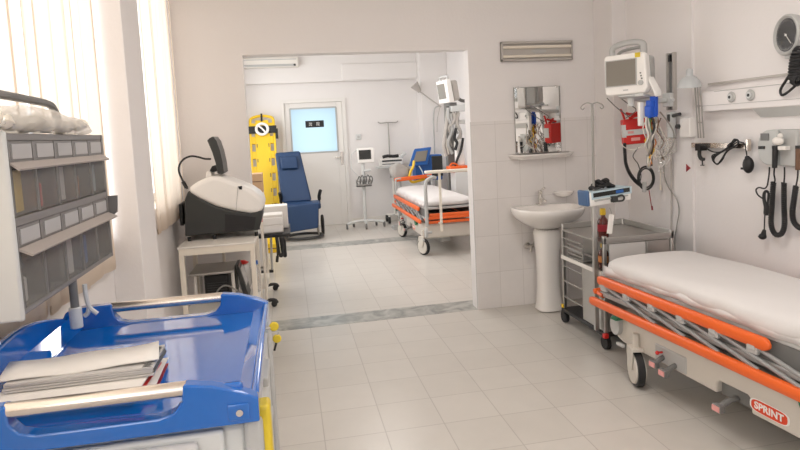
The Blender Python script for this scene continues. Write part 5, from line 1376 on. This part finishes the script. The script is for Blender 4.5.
# equipment column with cables
cx0, cx1 = at(447, 140, y=8.2).x, at(454, 140, y=8.2).x
t = thing('equipment_column', 'grey equipment column hung with cables at the right of the far room', 'column', ((cx0 + cx1) / 2, 8.2, 0))
b = B(); b.box(cx0, cx1, 8.2, 8.3, .0, 1.95); b.build('post', 'dark_grey_plastic', t, bevel=.006)
rng = random.Random(9)
for i in range(10):
    u = 447 + rng.uniform(-1, 13); v = 106 + rng.uniform(0, 8); ln = rng.uniform(22, 48)
    b = B(); b.tube([at(u, v, y=8.1), at(u + rng.uniform(-3, 3), v + ln * .4, y=8.08), at(u + rng.uniform(-4, 4), v + ln * .75, y=8.08), at(u + rng.uniform(-2, 2), v + ln, y=8.1)], rng.choice([.012, .018, .024]), 6)
    b.build('cable', rng.choice(['vent_grey', 'charcoal', 'cable_white', 'grey_plastic', 'steel_dull']), t)
b = B(); a_ = at(458, 108, y=8.1); b.cbox(a_, (.22, .1, .10)); b.cbox(at(459, 122, y=8.15), (.16, .08, .06)); b.build('shelf_unit', 'light_grey_plastic', t, bevel=.008)
b = B(); b.tube([at(456, 128, y=8.0), at(454.5, 138, y=8.0), at(457, 143, y=8.0), at(455, 150, y=8.0)], .022, 8); b.tube([at(463, 138, y=8.0), at(461, 150, y=8.0), at(457, 160, y=8.0), at(455, 168, y=8.0)], .018, 8); b.build('black_hose', 'black', t)
b = B(); c0, c1 = at(454.5, 140, y=8.05), at(465, 166, y=8.05); b.box(c0.x, c1.x, 8.02, 8.09, c1.z, c0.z); b.build('white_pack', 'machine_white', t, bevel=.03)
b = B(); b.box(at(444, 0, y=8.3).x, at(452, 0, y=8.3).x, 8.32, 8.42, 0, .95); b.build('rear_cabinet', 'grey_plastic', t, smooth=False)
t = thing('orange_case', 'orange case lying behind the far stretcher next to the hanging cables', 'case', at(456, 167, y=8.0))
a_, c_ = at(446, 166, y=7.95), at(466, 171, y=7.95)
b = B(); b.box(min(a_.x + .05, 2.3), 2.5, 7.95, 8.15, c_.z - .01, a_.z - .01); b.build('case_body', 'orange', t, bevel=.02)
b = B(); b.tube([at(450, 166, y=7.97), at(452, 163.5, y=7.97), at(456, 164, y=7.97), at(458, 166, y=7.97)], .012, 6); b.build('handle', 'orange', t)
b = B(); b.box(2.275, XR - .01, 7.93, 8.17, 0, c_.z - .012); tag(b.build('bedside_cabinet', 'light_grey_plastic', bevel=.006), 'pale bedside cabinet under the orange case in the far room', 'cabinet')

# ------------------------------------------------------------------ added ceiling fill lamps and daylight
def ceil_fill_lamp(x, y, label, power):  # unseen fixture with area light, added as soft fill from the ceiling
    t = thing('added_fill_lamp', label, 'added fill lamp', (x, y, ZC), 0, 'added fill lamps')
    B().box(x - .3, x + .3, y - .6, y + .6, ZC - .07, ZC - .0).build('housing', 'white_enamel', t, smooth=False)
    B().box(x - .27, x + .27, y - .57, y + .57, ZC - .075, ZC - .068).build('diffuser', 'fill_lamp_glow', t, smooth=False)
    l = bpy.data.lights.new('fill_lamp_light', 'AREA'); l.shape = 'RECTANGLE'; l.size = .54; l.size_y = 1.14; l.energy = power; l.color = (1, .96, .93)
    o = bpy.data.objects.new('fill_lamp_light', l); COL.objects.link(o); o.location = (x, y, ZC - .085); o.rotation_euler = (0, 0, 0)
LP = 18
ceil_fill_lamp(1.0, 2.0, 'added unseen white fill lamp above the front room', LP)
ceil_fill_lamp(1.0, -.8, 'added unseen white fill lamp at the near end of the front room', LP)
ceil_fill_lamp(1.0, 7.0, 'added unseen white fill lamp above the far room', LP * 1.4)
def sky_light(y0, y1, e, col=(1, .98, .955)):
    l = bpy.data.lights.new('daylight', 'AREA'); l.shape = 'RECTANGLE'; l.size = y1 - y0; l.size_y = HEAD - SILL; l.energy = e * (y1 - y0); l.color = col
    o = bpy.data.objects.new('daylight', l); COL.objects.link(o); o.location = (XL - .45, (y0 + y1) / 2, (SILL + HEAD) / 2 + .1)
    o.rotation_euler = (PI / 2, 0, -PI / 2)
sky_light(W1A, W1B, 16); sky_light(W2A, W2B, 15); sky_light(W3A, W3B, 14)
w = bpy.data.worlds.new('World'); SC.world = w; w.use_nodes = True
bgn = w.node_tree.nodes['Background']; bgn.inputs[0].default_value = (.97, .985, 1, 1); bgn.inputs[1].default_value = 1.9
SC.view_settings.view_transform = 'Standard'; SC.view_settings.look = 'None'; SC.view_settings.gamma = 1; SC.view_settings.exposure = 0.1
SC.view_settings.use_curve_mapping = False
SC.cycles.use_denoising = True
SC.cycles.max_bounces = 10; SC.cycles.diffuse_bounces = 6; SC.cycles.glossy_bounces = 4; SC.cycles.transparent_max_bounces = 16
SC.cycles.caustics_reflective = False; SC.cycles.caustics_refractive = False
SC.cycles.sample_clamp_indirect = 6
